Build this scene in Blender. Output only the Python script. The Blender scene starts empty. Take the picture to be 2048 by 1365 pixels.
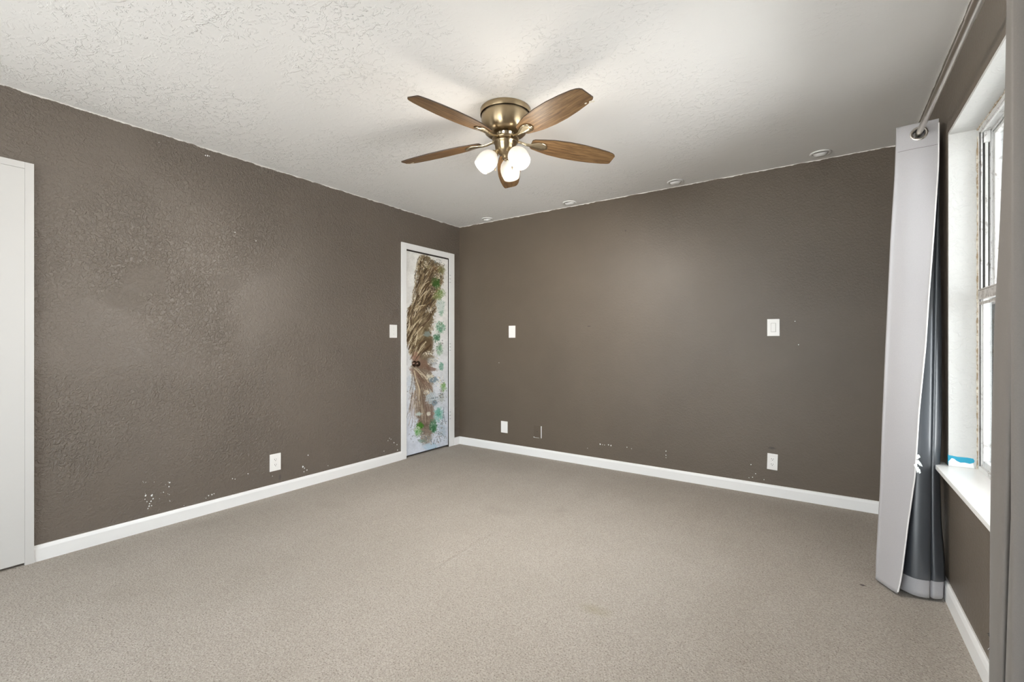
import bpy, bmesh, math, random
import numpy as np
from mathutils import Vector, Matrix

C = bpy.context.scene.collection
PI = math.pi

# ------------------------------------------------------------------ camera, world, exposure
YAW = math.radians(34.57)
CAM = Vector((0.0, 0.0, 1.147))
FPX, CX, CY = 910.0, 1024.0, 682.5
FW = Vector((-math.sin(YAW), math.cos(YAW), 0))
RT = Vector((math.cos(YAW), math.sin(YAW), 0))
cd = bpy.data.cameras.new('camera')
cam = bpy.data.objects.new('camera', cd); C.objects.link(cam)
cam.location = CAM
cam.rotation_euler = (PI / 2, 0, YAW)
cd.sensor_width = 36.0
cd.lens = FPX / 2048 * 36.0
cd.shift_y = 1.8 / 2048
cd.clip_start = 0.02
bpy.context.scene.camera = cam

world = bpy.data.worlds.new('world'); bpy.context.scene.world = world
world.use_nodes = True
wb = world.node_tree.nodes['Background']
wn, wl = world.node_tree.nodes, world.node_tree.links
# white overcast sky above bright pale ground outside
w_tc = wn.new('ShaderNodeTexCoord'); w_sep = wn.new('ShaderNodeSeparateXYZ'); w_r = wn.new('ShaderNodeValToRGB')
w_m = wn.new('ShaderNodeMath'); w_m.operation = 'MULTIPLY_ADD'; w_m.inputs[1].default_value = 0.5; w_m.inputs[2].default_value = 0.5
wl.new(w_tc.outputs['Generated'], w_sep.inputs[0]); wl.new(w_sep.outputs['Z'], w_m.inputs[0]); wl.new(w_m.outputs[0], w_r.inputs[0])
w_r.color_ramp.elements[0].position = 0.46; w_r.color_ramp.elements[0].color = (1.12, 1.11, 1.09, 1)
w_r.color_ramp.elements[1].position = 0.52; w_r.color_ramp.elements[1].color = (0.90, 0.95, 1.0, 1)
wl.new(w_r.outputs[0], wb.inputs[0])
wb.inputs[1].default_value = 8.0

vs = bpy.context.scene.view_settings
vs.view_transform = 'Standard'
vs.look = 'None'
vs.gamma = 1.0
vs.exposure = 0.46
bpy.context.scene.cycles.max_bounces = 12
bpy.context.scene.cycles.diffuse_bounces = 8
bpy.context.scene.cycles.sample_clamp_indirect = 6

# room extents
XL, XR = -3.398, 0.45
YB, YN = 3.888, -2.2
H = 2.44
LAMP_W = 3.0          # watts of each fan lamp
BEAM_W = 60.0         # watts thrown out of each shade's mouth
HY = 684.3            # horizon row of the photograph


def ray(px):
    return FW + RT * ((px - CX) / FPX)


def on_left(px, py, x=XL):
    d = ray(px); t = x / d.x
    return Vector((x, d.y * t, CAM.z + (HY - py) / FPX * t))


def on_back(px, py, y=YB):
    d = ray(px); t = y / d.y
    return Vector((d.x * t, y, CAM.z + (HY - py) / FPX * t))


def on_level(px, py, z):
    t = (z - CAM.z) * FPX / (HY - py)
    d = ray(px)
    return Vector((d.x * t, d.y * t, z))


def x_at(px, y):
    d = ray(px)
    return d.x * y / d.y


# ------------------------------------------------------------------ helpers
def lin(c):
    return tuple(((v / 255) / 12.92 if v / 255 <= 0.04045 else ((v / 255 + 0.055) / 1.055) ** 2.4) for v in c)


def mat(name, rgb=(0.8, 0.8, 0.8), rough=0.6, metal=0.0, **kw):
    m = bpy.data.materials.new(name); m.use_nodes = True
    b = m.node_tree.nodes['Principled BSDF']
    b.inputs['Base Color'].default_value = (*rgb, 1)
    b.inputs['Roughness'].default_value = rough
    b.inputs['Metallic'].default_value = metal
    for k, v in kw.items():
        b.inputs[k.replace('_', ' ')].default_value = v
    return m


class NT:
    def __init__(s, m):
        s.t = m.node_tree; s.n = s.t.nodes; s.l = s.t.links
        s.b = s.n.get('Principled BSDF')

    def add(s, kind, **kw):
        n = s.n.new(kind)
        for k, v in kw.items():
            if k.startswith('i_'):
                key = k[2:]
                key = int(key) if key.isdigit() else key.replace('_', ' ')
                sock = n.inputs[key]
                if hasattr(v, 'is_output'):
                    s.l.new(v, sock)
                else:
                    sock.default_value = v
            else:
                setattr(n, k, v)
        return n

    def pos(s):
        return s.add('ShaderNodeNewGeometry').outputs['Position']

    def obj(s):
        return s.add('ShaderNodeTexCoord').outputs['Object']

    def noise(s, vec, scale, detail=3, rough=0.5, dist=0.0):
        return s.add('ShaderNodeTexNoise', i_Vector=vec, i_Scale=scale, i_Detail=float(detail), i_Roughness=rough, i_Distortion=dist).outputs['Fac']

    def ramp(s, fac, *stops, interp='LINEAR'):
        n = s.add('ShaderNodeValToRGB', i_Fac=fac)
        e = n.color_ramp.elements
        n.color_ramp.interpolation = interp
        while len(e) < len(stops):
            e.new(0.5)
        for el, (p, c) in zip(e, stops):
            el.position = p
            el.color = (c, c, c, 1) if isinstance(c, (int, float)) else (*c, 1)
        return n.outputs['Color']

    def math(s, op, a, b=0.0, c=None):
        n = s.add('ShaderNodeMath', operation=op)
        for i, v in enumerate((a, b, c)):
            if v is None: continue
            if hasattr(v, 'is_output'): s.l.new(v, n.inputs[i])
            else: n.inputs[i].default_value = v
        return n.outputs[0]

    def mix(s, fac, a, b, blend='MIX'):
        n = s.add('ShaderNodeMix', data_type='RGBA', blend_type=blend)
        for sock, v in ((n.inputs['Factor'], fac), (n.inputs[6], a), (n.inputs[7], b)):
            if hasattr(v, 'is_output'): s.l.new(v, sock)
            elif isinstance(v, (int, float)): sock.default_value = v
            else: sock.default_value = (*v, 1)
        return n.outputs[2]

    def scalev(s, vec, v):
        return s.add('ShaderNodeVectorMath', operation='MULTIPLY', i_0=vec, i_1=v).outputs[0]

    def blob(s, pos, centre, rad, edge=0.25, wob=0.35, wscale=9.0):
        """a soft ellipsoid mask with a ragged outline"""
        d = s.add('ShaderNodeVectorMath', operation='SUBTRACT', i_0=pos, i_1=centre).outputs[0]
        d = s.add('ShaderNodeVectorMath', operation='DIVIDE', i_0=d, i_1=rad).outputs[0]
        ln = s.add('ShaderNodeVectorMath', operation='LENGTH', i_0=d).outputs['Value']
        w = s.noise(pos, wscale, 3)
        ln = s.math('ADD', ln, s.math('MULTIPLY', s.math('SUBTRACT', w, 0.5), wob * 2))
        return s.ramp(ln, (1 - edge, 1.0), (1.0, 0.0))

    def bump(s, h, strength=0.3, dist=0.01):
        n = s.add('ShaderNodeBump', i_Height=h, i_Strength=strength, i_Distance=dist)
        s.l.new(n.outputs[0], s.b.inputs['Normal'])
        return n

    def color(s, v):
        s.l.new(v, s.b.inputs['Base Color'])


class MB:
    """collects shapes, links them as ONE mesh object"""
    def __init__(s):
        s.v = []; s.f = []; s.sm = []; s.mi = []

    def add(s, vs_, fs, smooth=False, mi=0):
        o = len(s.v)
        s.v += [Vector(v) for v in vs_]
        for f in fs:
            s.f.append([i + o for i in f]); s.sm.append(smooth); s.mi.append(mi)

    def box(s, a, b, mi=0, M=None):
        (x0, x1), (y0, y1), (z0, z1) = [sorted(p) for p in zip(a, b)]
        p = [Vector(c) for c in ((x0, y0, z0), (x1, y0, z0), (x1, y1, z0), (x0, y1, z0), (x0, y0, z1), (x1, y0, z1), (x1, y1, z1), (x0, y1, z1))]
        if M: p = [M @ q for q in p]
        s.add(p, [(0, 3, 2, 1), (4, 5, 6, 7), (0, 1, 5, 4), (1, 2, 6, 5), (2, 3, 7, 6), (3, 0, 4, 7)], mi=mi)

    def lathe(s, prof, n=48, M=None, smooth=True, cap=False, mi=0):
        M = M or Matrix()
        rows = []
        vs_ = []
        for r, z in prof:
            rows.append(len(vs_))
            for k in range(n):
                a = 2 * PI * k / n
                vs_.append(M @ Vector((r * math.cos(a), r * math.sin(a), z)))
        fs = []
        for i in range(len(prof) - 1):
            for k in range(n):
                k2 = (k + 1) % n
                fs.append((rows[i] + k, rows[i] + k2, rows[i + 1] + k2, rows[i + 1] + k))
        s.add(vs_, fs, smooth, mi)
        if cap:
            for i in (0, len(prof) - 1):
                s.add([vs_[rows[i] + k] for k in range(n)], [list(range(n))], False, mi)

    def tube(s, pts, r, n=12, cap=True, mi=0):
        pts = [Vector(p) for p in pts]
        rs = r if isinstance(r, (list, tuple)) else [r] * len(pts)
        vs_ = []; up = None
        for i, p in enumerate(pts):
            d = (pts[min(i + 1, len(pts) - 1)] - pts[max(i - 1, 0)]).normalized()
            if up is None:
                up = d.orthogonal().normalized()
            up = (up - d * up.dot(d)).normalized()
            w = d.cross(up)
            for k in range(n):
                a = 2 * PI * k / n
                vs_.append(p + (up * math.cos(a) + w * math.sin(a)) * rs[i])
        fs = []
        for i in range(len(pts) - 1):
            for k in range(n):
                k2 = (k + 1) % n
                fs.append((i * n + k, i * n + k2, (i + 1) * n + k2, (i + 1) * n + k))
        s.add(vs_, fs, True, mi)
        if cap:
            s.add(vs_[:n], [list(range(n))], False, mi); s.add(vs_[-n:], [list(range(n))], False, mi)

    def prism(s, outline, h0, h1, M=None, mi=0):
        """outline in xy, extruded from z=h0 to h1"""
        M = M or Matrix(); n = len(outline)
        a = [M @ Vector((x, y, h0)) for x, y in outline]; b = [M @ Vector((x, y, h1)) for x, y in outline]
        s.add(a + b, [list(range(n))[::-1], list(range(n, 2 * n))] + [(i, (i + 1) % n, n + (i + 1) % n, n + i) for i in range(n)], mi=mi)

    def build(s, name, m, parent=None, bevel=0.0, segs=2, weld=False, autos=None):
        me = bpy.data.meshes.new(name)
        me.from_pydata([tuple(v) for v in s.v], [], s.f)
        for x in (m if isinstance(m, (list, tuple)) else [m]):
            me.materials.append(x)
        me.polygons.foreach_set('use_smooth', s.sm)
        me.polygons.foreach_set('material_index', s.mi)
        bm = bmesh.new(); bm.from_mesh(me)
        if weld: bmesh.ops.remove_doubles(bm, verts=bm.verts, dist=1e-5)
        bmesh.ops.recalc_face_normals(bm, faces=bm.faces)
        if bevel:
            es = [e for e in bm.edges if len(e.link_faces) == 2 and e.calc_face_angle(0) > 0.6]
            bmesh.ops.bevel(bm, geom=es, offset=bevel, segments=segs, affect='EDGES', profile=0.6)
        bm.to_mesh(me); bm.free()
        o = bpy.data.objects.new(name, me); C.objects.link(o)
        if parent: o.parent = parent
        return o


def thing(name, label, cat, loc=(0, 0, 0), rotz=0.0, group=None):
    o = bpy.data.objects.new(name, None); C.objects.link(o)
    o.location = loc; o.rotation_euler = (0, 0, rotz); o.empty_display_size = 0.05
    o['label'] = label; o['category'] = cat
    if group: o['group'] = group
    return o


def struct(o, label=None):
    o['kind'] = 'structure'
    if label: o['label'] = label
    return o


def copy_tree(o, parent=None):
    c = o.copy(); C.objects.link(c); c.parent = parent
    for ch in list(o.children):
        copy_tree(ch, c)
    return c


# ------------------------------------------------------------------ materials
def wall_material(name, rgb, bump, smooth_spots=(), marks=(), spec=0.9, rough=0.43, fs=75, ms=32):
    m = mat(name, rgb, rough); t = NT(m); p = t.pos()
    t.b.inputs['Specular IOR Level'].default_value = spec; t.b.inputs['IOR'].default_value = 1.55
    fine = t.noise(p, fs, 3, 0.55)
    med = t.noise(p, ms, 3, 0.6, 0.6)
    hgt = t.math('ADD', t.math('MULTIPLY', fine, 0.55), t.ramp(med, (0.42, 0.0), (0.62, 0.8)))
    area = t.ramp(t.noise(p, 1.7, 3), (0.38, 0.35), (0.62, 1.0))
    hgt = t.math('MULTIPLY', hgt, area)
    col = t.mix(t.ramp(t.noise(p, 2.2, 4, 0.6), (0.3, 0.0), (0.7, 1.0)), tuple(c * 0.94 for c in rgb), tuple(c * 1.06 for c in rgb))
    rgh = None
    for c, r in smooth_spots:
        k = t.blob(p, c, r, 0.35, 0.7, 8)
        hgt = t.math('MULTIPLY', hgt, t.math('SUBTRACT', 1.0, t.math('MULTIPLY', k, 0.65)))
        col = t.mix(t.math('MULTIPLY', k, 0.5), col, tuple(v * 0.8 for v in rgb))
        rgh = k if rgh is None else t.math('MAXIMUM', rgh, k)
    if rgh is not None:
        t.l.new(t.math('MULTIPLY_ADD', rgh, 0.08, rough), t.b.inputs['Roughness']); t.l.new(t.math('MULTIPLY_ADD', rgh, -0.16, spec), t.b.inputs['Specular IOR Level'])
    for c, r in marks:
        col = t.mix(t.math('MULTIPLY', t.blob(p, c, r, 0.5, 0.4, 40), 0.6), col, (0.03, 0.027, 0.024))
    # ragged line where the ceiling paint runs onto the wall
    sep = t.add('ShaderNodeSeparateXYZ', i_0=p)
    flat = t.scalev(p, (1, 1, 0))
    rag = t.math('ADD', t.math('MULTIPLY', t.ramp(t.noise(flat, 9, 5, 0.7), (0.4, 0.0), (0.7, 1.0)), 0.011), 0.002)
    over = t.math('GREATER_THAN', sep.outputs['Z'], t.math('SUBTRACT', H, rag))
    col = t.mix(over, col, (0.72, 0.70, 0.67))
    t.color(col)
    t.bump(hgt, bump, 0.004)
    return m


WALL = (0.115, 0.089, 0.065)
lw = [on_left(px, py) for px, py in ((292, 560), (452, 566), (205, 548), (250, 600))]
m_wall_l = wall_material('taupe_wall_left', WALL, 1.0,
                         [(lw[0], (0.1, 0.13, 0.11)), (lw[1], (0.1, 0.13, 0.06)), (lw[3], (0.1, 0.12, 0.09))],
                         [(on_left(560, 955), (0.02, 0.012, 0.03))], spec=1.0, rough=0.5, fs=120, ms=62)
m_wall_b = wall_material('taupe_wall_back', WALL, 0.22, (),
                         [(on_back(1178, 653), (0.02, 0.02, 0.006)), (on_back(1251, 462), (0.008, 0.02, 0.008)), (on_back(1544, 897), (0.03, 0.02, 0.012))], fs=130, ms=75, spec=0.5, rough=0.47)
m_wall_r = wall_material('taupe_wall_right', WALL, 0.4, spec=1.0, rough=0.5, fs=120, ms=62)

m_ceil = mat('ceiling_white', (0.71, 0.69, 0.665), 0.8)
t = NT(m_ceil); p = t.pos()
mask = t.ramp(t.noise(p, 1.5, 4, 0.6), (0.42, 0.12), (0.6, 1.0))
side = t.math('MULTIPLY', t.add('ShaderNodeSeparateXYZ', i_0=p).outputs['X'], -0.3)
kd = t.ramp(t.noise(p, 33, 3, 0.6, 1.6), (0.60, 0.0), (0.66, 1.0))
kd2 = t.ramp(t.noise(t.scalev(p, (1, 1.5, 1)), 14, 4, 0.6, 0.8), (0.52, 0.0), (0.6, 0.5))
h_ = t.math('MULTIPLY', t.math('ADD', kd, kd2), t.math('MULTIPLY', mask, t.ramp(side, (0.0, 0.15), (0.6, 1.0))))
h_ = t.math('ADD', h_, t.math('MULTIPLY', t.noise(p, 5, 3), 0.7))
t.bump(h_, 0.8, 0.0045)
t.color(t.mix(t.noise(p, 1.1, 3), (0.81, 0.80, 0.785), (0.85, 0.84, 0.825)))

m_carpet = mat('carpet_beige', (0.4, 0.35, 0.3), 0.95)
m_carpet.node_tree.nodes['Principled BSDF'].inputs['Specular IOR Level'].default_value = 0.1
t = NT(m_carpet); p = t.pos()
vor = t.add('ShaderNodeTexVoronoi', i_Vector=t.add('ShaderNodeVectorMath', operation='ADD', i_0=p, i_1=t.scalev(t.add('ShaderNodeTexNoise', i_Vector=p, i_Scale=60.0).outputs['Color'], (0.012, 0.012, 0))).outputs[0], i_Scale=125.0)
pile = t.ramp(vor.outputs['Distance'], (0.15, 1.0), (0.75, 0.0))
pits = t.ramp(t.noise(p, 165, 2, 0.6), (0.34, 0.0), (0.45, 1.0))
tone = t.ramp(t.noise(p, 1.6, 5, 0.65), (0.3, 0.0), (0.7, 1.0))
streak = t.ramp(t.noise(t.scalev(p, (1.0, 0.35, 1)), 4.5, 4, 0.7), (0.35, 0.0), (0.68, 1.0))
col = t.mix(tone, (0.43, 0.393, 0.35), (0.485, 0.446, 0.402))
col = t.mix(t.math('MULTIPLY', streak, 0.35), col, (0.415, 0.375, 0.33))
col = t.mix(t.math('MULTIPLY', t.math('SUBTRACT', 1.0, pits), 0.75), col, (0.15, 0.125, 0.105))
col = t.mix(t.math('MULTIPLY', t.math('SUBTRACT', 1.0, pile), 0.35), col, (0.22, 0.19, 0.16))
for px, py, rx, ry, k, c in ((1192, 1221, 0.085, 0.05, 0.35, (0.26, 0.23, 0.13)), (1000, 1022, 0.22, 0.10, 0.2, (0.25, 0.22, 0.19)),
                             (1123, 1022, 0.05, 0.07, 0.3, (0.25, 0.22, 0.19)), (1725, 1171, 0.015, 0.011, 0.95, (0.03, 0.02, 0.03)),
                             (660, 1010, 0.14, 0.1, 0.22, (0.27, 0.24, 0.2)), (240, 1190, 0.16, 0.12, 0.25, (0.27, 0.24, 0.2)),
                             (400, 1050, 0.12, 0.2, 0.2, (0.27, 0.24, 0.2)), (1380, 960, 0.3, 0.12, 0.22, (0.27, 0.24, 0.2))):
    g = on_level(px, py, 0.0)
    col = t.mix(t.math('MULTIPLY', t.blob(p, g, (rx, ry, 1.0), 0.95, 0.6, 11), k), col, c)
t.color(col)
t.bump(t.math('ADD', pile, t.math('MULTIPLY', pits, 1.2)), 0.5, 0.003)

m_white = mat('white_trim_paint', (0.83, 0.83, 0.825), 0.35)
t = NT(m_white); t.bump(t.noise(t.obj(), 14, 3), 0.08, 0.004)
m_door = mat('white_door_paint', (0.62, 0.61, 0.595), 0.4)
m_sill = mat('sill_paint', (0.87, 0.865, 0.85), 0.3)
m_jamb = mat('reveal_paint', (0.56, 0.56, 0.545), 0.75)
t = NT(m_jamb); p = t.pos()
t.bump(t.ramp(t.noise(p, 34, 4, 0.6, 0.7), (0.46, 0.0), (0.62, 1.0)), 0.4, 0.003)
edge_ = t.ramp(t.add('ShaderNodeSeparateXYZ', i_0=p).outputs['X'], (0.0, 0.0), (1.0, 1.0))
m_plate = mat('white_plate_plastic', (0.86, 0.85, 0.83), 0.3)
m_slot = mat('dark_slot', (0.03, 0.028, 0.025), 0.6)
m_screw = mat('plate_screw', (0.55, 0.53, 0.5), 0.35, 0.7)
m_painted_plate = mat('plate_wall_colour', tuple(v * 0.92 for v in WALL), 0.45)
m_bronze = mat('dark_bronze', (0.09, 0.055, 0.04), 0.2, 0.9)
m_dark = mat('dark_gap', (0.04, 0.033, 0.028), 0.9)
m_alu = mat('weathered_aluminium', (0.52, 0.49, 0.46), 0.45, 0.35)
t = NT(m_alu); p = t.pos()
t.color(t.mix(t.ramp(t.noise(p, 40, 4, 0.7), (0.45, 0.0), (0.62, 1.0)), (0.56, 0.53, 0.50), (0.30, 0.26, 0.23)))
m_alu_l = mat('pale_sash_metal', (0.66, 0.66, 0.65), 0.4, 0.1)
t = NT(m_alu_l); p = t.pos()
t.color(t.mix(t.ramp(t.noise(t.scalev(p, (1, 1, 0.5)), 60, 4, 0.7), (0.56, 0.0), (0.66, 1.0)), (0.68, 0.68, 0.67), (0.33, 0.3, 0.28)))
m_caulk = mat('old_caulk', (0.55, 0.47, 0.35), 0.8)
t = NT(m_caulk); p = t.pos()
t.color(t.mix(t.ramp(t.noise(p, 45, 3, 0.6), (0.4, 0.0), (0.6, 1.0)), (0.66, 0.62, 0.54), (0.34, 0.26, 0.17)))
m_tape = mat('blue_masking_tape', (0.02, 0.33, 0.50), 0.6)
m_smear = mat('white_paint_smear', (0.86, 0.88, 0.87), 0.5)

m_glass = bpy.data.materials.new('window_glass'); m_glass.use_nodes = True
nt = m_glass.node_tree; nt.nodes.clear()
o_ = nt.nodes.new('ShaderNodeOutputMaterial'); mx = nt.nodes.new('ShaderNodeMixShader')
tr = nt.nodes.new('ShaderNodeBsdfTransparent'); gl = nt.nodes.new('ShaderNodeBsdfGlossy'); fr = nt.nodes.new('ShaderNodeFresnel')
tr.inputs[0].default_value = (0.95, 0.965, 0.965, 1); gl.inputs['Roughness'].default_value = 0.02; fr.inputs[0].default_value = 1.45
nt.links.new(fr.outputs[0], mx.inputs[0]); nt.links.new(tr.outputs[0], mx.inputs[1]); nt.links.new(gl.outputs[0], mx.inputs[2])
nt.links.new(mx.outputs[0], o_.inputs[0])


def fabric(name, rgb, rough, weave=900, spec=0.3, sheen=0.0):
    m = mat(name, rgb, rough); t = NT(m)
    t.b.inputs['Specular IOR Level'].default_value = spec
    t.b.inputs['Sheen Weight'].default_value = sheen
    p = t.obj()
    t.bump(t.noise(p, weave, 2, 0.6), 0.12, 0.001)
    t.color(t.mix(t.noise(p, 350, 2), tuple(v * 0.93 for v in rgb), tuple(v * 1.07 for v in rgb)))
    return m


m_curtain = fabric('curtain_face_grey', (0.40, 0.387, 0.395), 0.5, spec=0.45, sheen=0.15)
m_curtain_n = fabric('curtain_face_grey_shaded', (0.15, 0.134, 0.12), 0.6, spec=0.3, sheen=0.1)  # same grey fabric as the far curtain, darkened to stand in for shade
m_lining = fabric('curtain_blackout_lining', (0.045, 0.050, 0.058), 0.32, spec=1.0, sheen=0.0)
m_trim_c = fabric('curtain_white_edging', (0.8, 0.79, 0.78), 0.7)
m_nickel = mat('nickel_ring', (0.62, 0.58, 0.54), 0.22, 1.0)
m_rod = mat('brushed_nickel_rod', (0.62, 0.58, 0.53), 0.28, 1.0)

m_brass = mat('antique_brass', (0.42, 0.33, 0.21), 0.28, 1.0)
t = NT(m_brass); p = t.obj()
t.b.inputs['Anisotropic'].default_value = 0.85; t.b.inputs['Anisotropic Rotation'].default_value = 0.25
tn_ = t.add('ShaderNodeTangent', direction_type='RADIAL', axis='Z'); t.l.new(tn_.outputs[0], t.b.inputs['Tangent'])
t.bump(t.noise(t.scalev(p, (1, 1, 18)), 60, 2), 0.05, 0.001)
m_brass_b = mat('bright_brass', (0.74, 0.64, 0.46), 0.2, 1.0)
m_chain = mat('chain_brass', (0.5, 0.42, 0.3), 0.35, 1.0)
m_wood = mat('blade_wood', (0.25, 0.15, 0.07), 0.5, Specular_IOR_Level=0.3)
t = NT(m_wood); p = t.obj()
g1 = t.noise(t.scalev(p, (4.0, 60, 4)), 1.6, 5, 0.65, 0.7)
g2 = t.noise(t.scalev(p, (8.0, 150, 8)), 1.5, 3, 0.6)
col = t.mix(t.ramp(g1, (0.36, 0.0), (0.62, 1.0)), (0.085, 0.045, 0.02), (0.255, 0.155, 0.072))
col = t.mix(t.math('MULTIPLY', t.ramp(g2, (0.45, 0.0), (0.6, 1.0)), 0.4), col, (0.12, 0.062, 0.025))
t.color(col)
m_blade_edge = mat('blade_dark_edge', (0.05, 0.03, 0.018), 0.5)
m_chip = mat('chipped_veneer', (0.75, 0.7, 0.6), 0.8)

m_shade = bpy.data.materials.new('alabaster_glass_lit'); m_shade.use_nodes = True
t = NT(m_shade); p = t.obj()
t.b.inputs['Base Color'].default_value = (0.6, 0.57, 0.53, 1)
t.b.inputs['Roughness'].default_value = 0.25
sw = t.noise(t.scalev(p, (1, 1, 1)), 22, 4, 0.6, 2.2)
ec = t.mix(t.ramp(sw, (0.35, 0.0), (0.65, 1.0)), (1.0, 0.90, 0.76), (1.0, 0.95, 0.86))
t.l.new(ec, t.b.inputs['Emission Color'])
t.b.inputs['Emission Strength'].default_value = 0.3
m_bulb = mat('lamp_bulb_lit', (1, 1, 1), 0.4)
m_bulb.node_tree.nodes['Principled BSDF'].inputs['Emission Color'].default_value = (1.0, 0.86, 0.66, 1)
m_bulb.node_tree.nodes['Principled BSDF'].inputs['Emission Strength'].default_value = 4.0

# ------------------------------------------------------------------ floor, ceiling, walls
dl_y0, dl_y1 = on_left(801.6, 600).y, on_left(907.3, 600).y        # casing of the painted door
di_y0, di_y1 = on_left(811.7, 600).y, on_left(897.6, 600).y        # its opening
d_top_out = on_left(801.6, 484).z
d_top_in = on_left(811.7, 498.3).z
T = 0.14
mb = MB()
LY0, LY1, LZ0, LZ1 = -2.0, -0.6, 0.15, 2.1  # opening for the added left window
mb.box((XL - T, YN - T, 0), (XL, LY0, H + 0.02)); mb.box((XL - T, LY1, 0), (XL, di_y0, H + 0.02)); mb.box((XL - T, LY0, 0), (XL, LY1, LZ0)); mb.box((XL - T, LY0, LZ1), (XL, LY1, H + 0.02)); mb.box((XL - T, di_y1, 0), (XL, YB, H + 0.02)); mb.box((XL - T, di_y0, d_top_in), (XL, di_y1, H + 0.02))
wall_left = struct(mb.build('wall_left', m_wall_l))
mb = MB(); mb.box((XL - T, YB, 0), (XR + 0.18, YB + T, H + 0.02)); wall_back = struct(mb.build('wall_back', m_wall_b))
# right wall with the window opening
WY0, WY1, WZ0, WZ1 = 0.95, 2.766, 0.596, 2.068
WT = 0.19
mb = MB()
mb.box((XR, YN - T, 0), (XR + WT, WY0 - 0.012, H + 0.02)); mb.box((XR, WY1 + 0.012, 0), (XR + WT, YB, H + 0.02))
mb.box((XR, WY0 - 0.012, 0), (XR + WT, WY1 + 0.012, WZ0 - 0.02)); mb.box((XR, WY0 - 0.012, WZ1 + 0.012), (XR + WT, WY1 + 0.012, H + 0.02))
wall_right = struct(mb.build('wall_right', m_wall_r))
# rear wall behind the camera, with an opening for the added fill window
RX0, RX1, RZ0, RZ1 = -3.0, -0.1, 0.12, 2.15
mb = MB()
mb.box((XL, YN - T, 0), (RX0, YN, H + 0.02)); mb.box((RX1, YN - T, 0), (XR, YN, H + 0.02))
mb.box((RX0, YN - T, 0), (RX1, YN, RZ0)); mb.box((RX0, YN - T, RZ1), (RX1, YN, H + 0.02))
struct(mb.build('wall_rear', m_wall_b))
mb = MB(); mb.box((XL - T, YN - T, H), (XR + WT, YB + T, H + 0.12)); ceiling = struct(mb.build('ceiling', m_ceil))

# carpet with its wrinkles
w1a, w1b = on_level(862, 1146, 0), on_level(996, 1066, 0)
wr = [(w1a, w1b, 0.013, 0.016), (on_level(935, 952, 0), on_level(975, 930, 0), 0.003, 0.03), (on_level(780, 1040, 0), on_level(870, 1020, 0), 0.002, 0.03),
      (on_level(1168, 1000, 0), on_level(1230, 975, 0), 0.003, 0.03), (on_level(1290, 968, 0), on_level(1312, 955, 0), 0.004, 0.02)]
NX, NY = 340, 520
xs = np.linspace(XL - T, XR, NX); ys = np.linspace(YN - 0.05, YB, NY)
GX, GY = np.meshgrid(xs, ys, indexing='ij')
Z = np.zeros_like(GX)
for a, b, hh, w in wr:
    ax, ay, bx, by = a.x, a.y, b.x, b.y
    L2 = (bx - ax) ** 2 + (by - ay) ** 2
    s_ = ((GX - ax) * (bx - ax) + (GY - ay) * (by - ay)) / L2
    sc = np.clip(s_, 0, 1)
    dd = np.hypot(GX - (ax + sc * (bx - ax)), GY - (ay + sc * (by - ay)))
    env = np.clip(1 - np.abs(sc - 0.5) * 1.6, 0.15, 1)
    Z += hh * env * np.exp(-(dd / w) ** 2)
    if hh > 0.01:       # the hollow beside the big wrinkle
        sgn = ((bx - ax) * (GY - ay) - (by - ay) * (GX - ax)) / math.sqrt(L2)
        Z -= 0.010 * env * np.exp(-((sgn - 0.024) / 0.013) ** 2) * ((s_ > 0) & (s_ < 1))
me = bpy.data.meshes.new('floor')
co = np.stack([GX, GY, Z], -1).reshape(-1, 3)
idx = np.arange(NX * NY).reshape(NX, NY)
fc = np.stack([idx[:-1, :-1], idx[1:, :-1], idx[1:, 1:], idx[:-1, 1:]], -1).reshape(-1, 4)
me.from_pydata(co.tolist(), [], fc.tolist()); me.materials.append(m_carpet)
me.polygons.foreach_set('use_smooth', [True] * len(me.polygons))
fl = bpy.data.objects.new('floor', me); C.objects.link(fl); struct(fl)

# baseboards (height 83 mm, eased top)
BH, BT = 0.083, 0.014


def baseboard(name, a, b, inward):
    """a, b on the wall line; inward = unit vector into the room"""
    a = Vector(a); b = Vector(b); n = Vector(inward)
    prof = [(0, 0), (BT, 0), (BT, BH - 0.018), (BT * 0.72, BH - 0.006), (BT * 0.4, BH), (0, BH)]
    mb = MB(); k = len(prof)
    v = [q + n * u + Vector((0, 0, w)) for q in (a, b) for u, w in prof]
    mb.add(v, [list(range(k)), list(range(k, 2 * k))] + [(i, (i + 1) % k, k + (i + 1) % k, k + i) for i in range(k)])
    return struct(mb.build(name, m_white))


door1_y = on_left(66.5, 600).y
baseboard('baseboard_left', (XL, door1_y, 0.0), (XL, dl_y0, 0.0), (1, 0, 0))
baseboard('baseboard_left', (XL, dl_y1, 0.0), (XL, YB - BT, 0.0), (1, 0, 0))
baseboard('baseboard_back', (XL, YB, 0.0), (XR - BT, YB, 0.0), (0, -1, 0))
baseboard('baseboard_right', (XR, YN, 0.0), (XR, YB - BT, 0.0), (-1, 0, 0))


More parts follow.
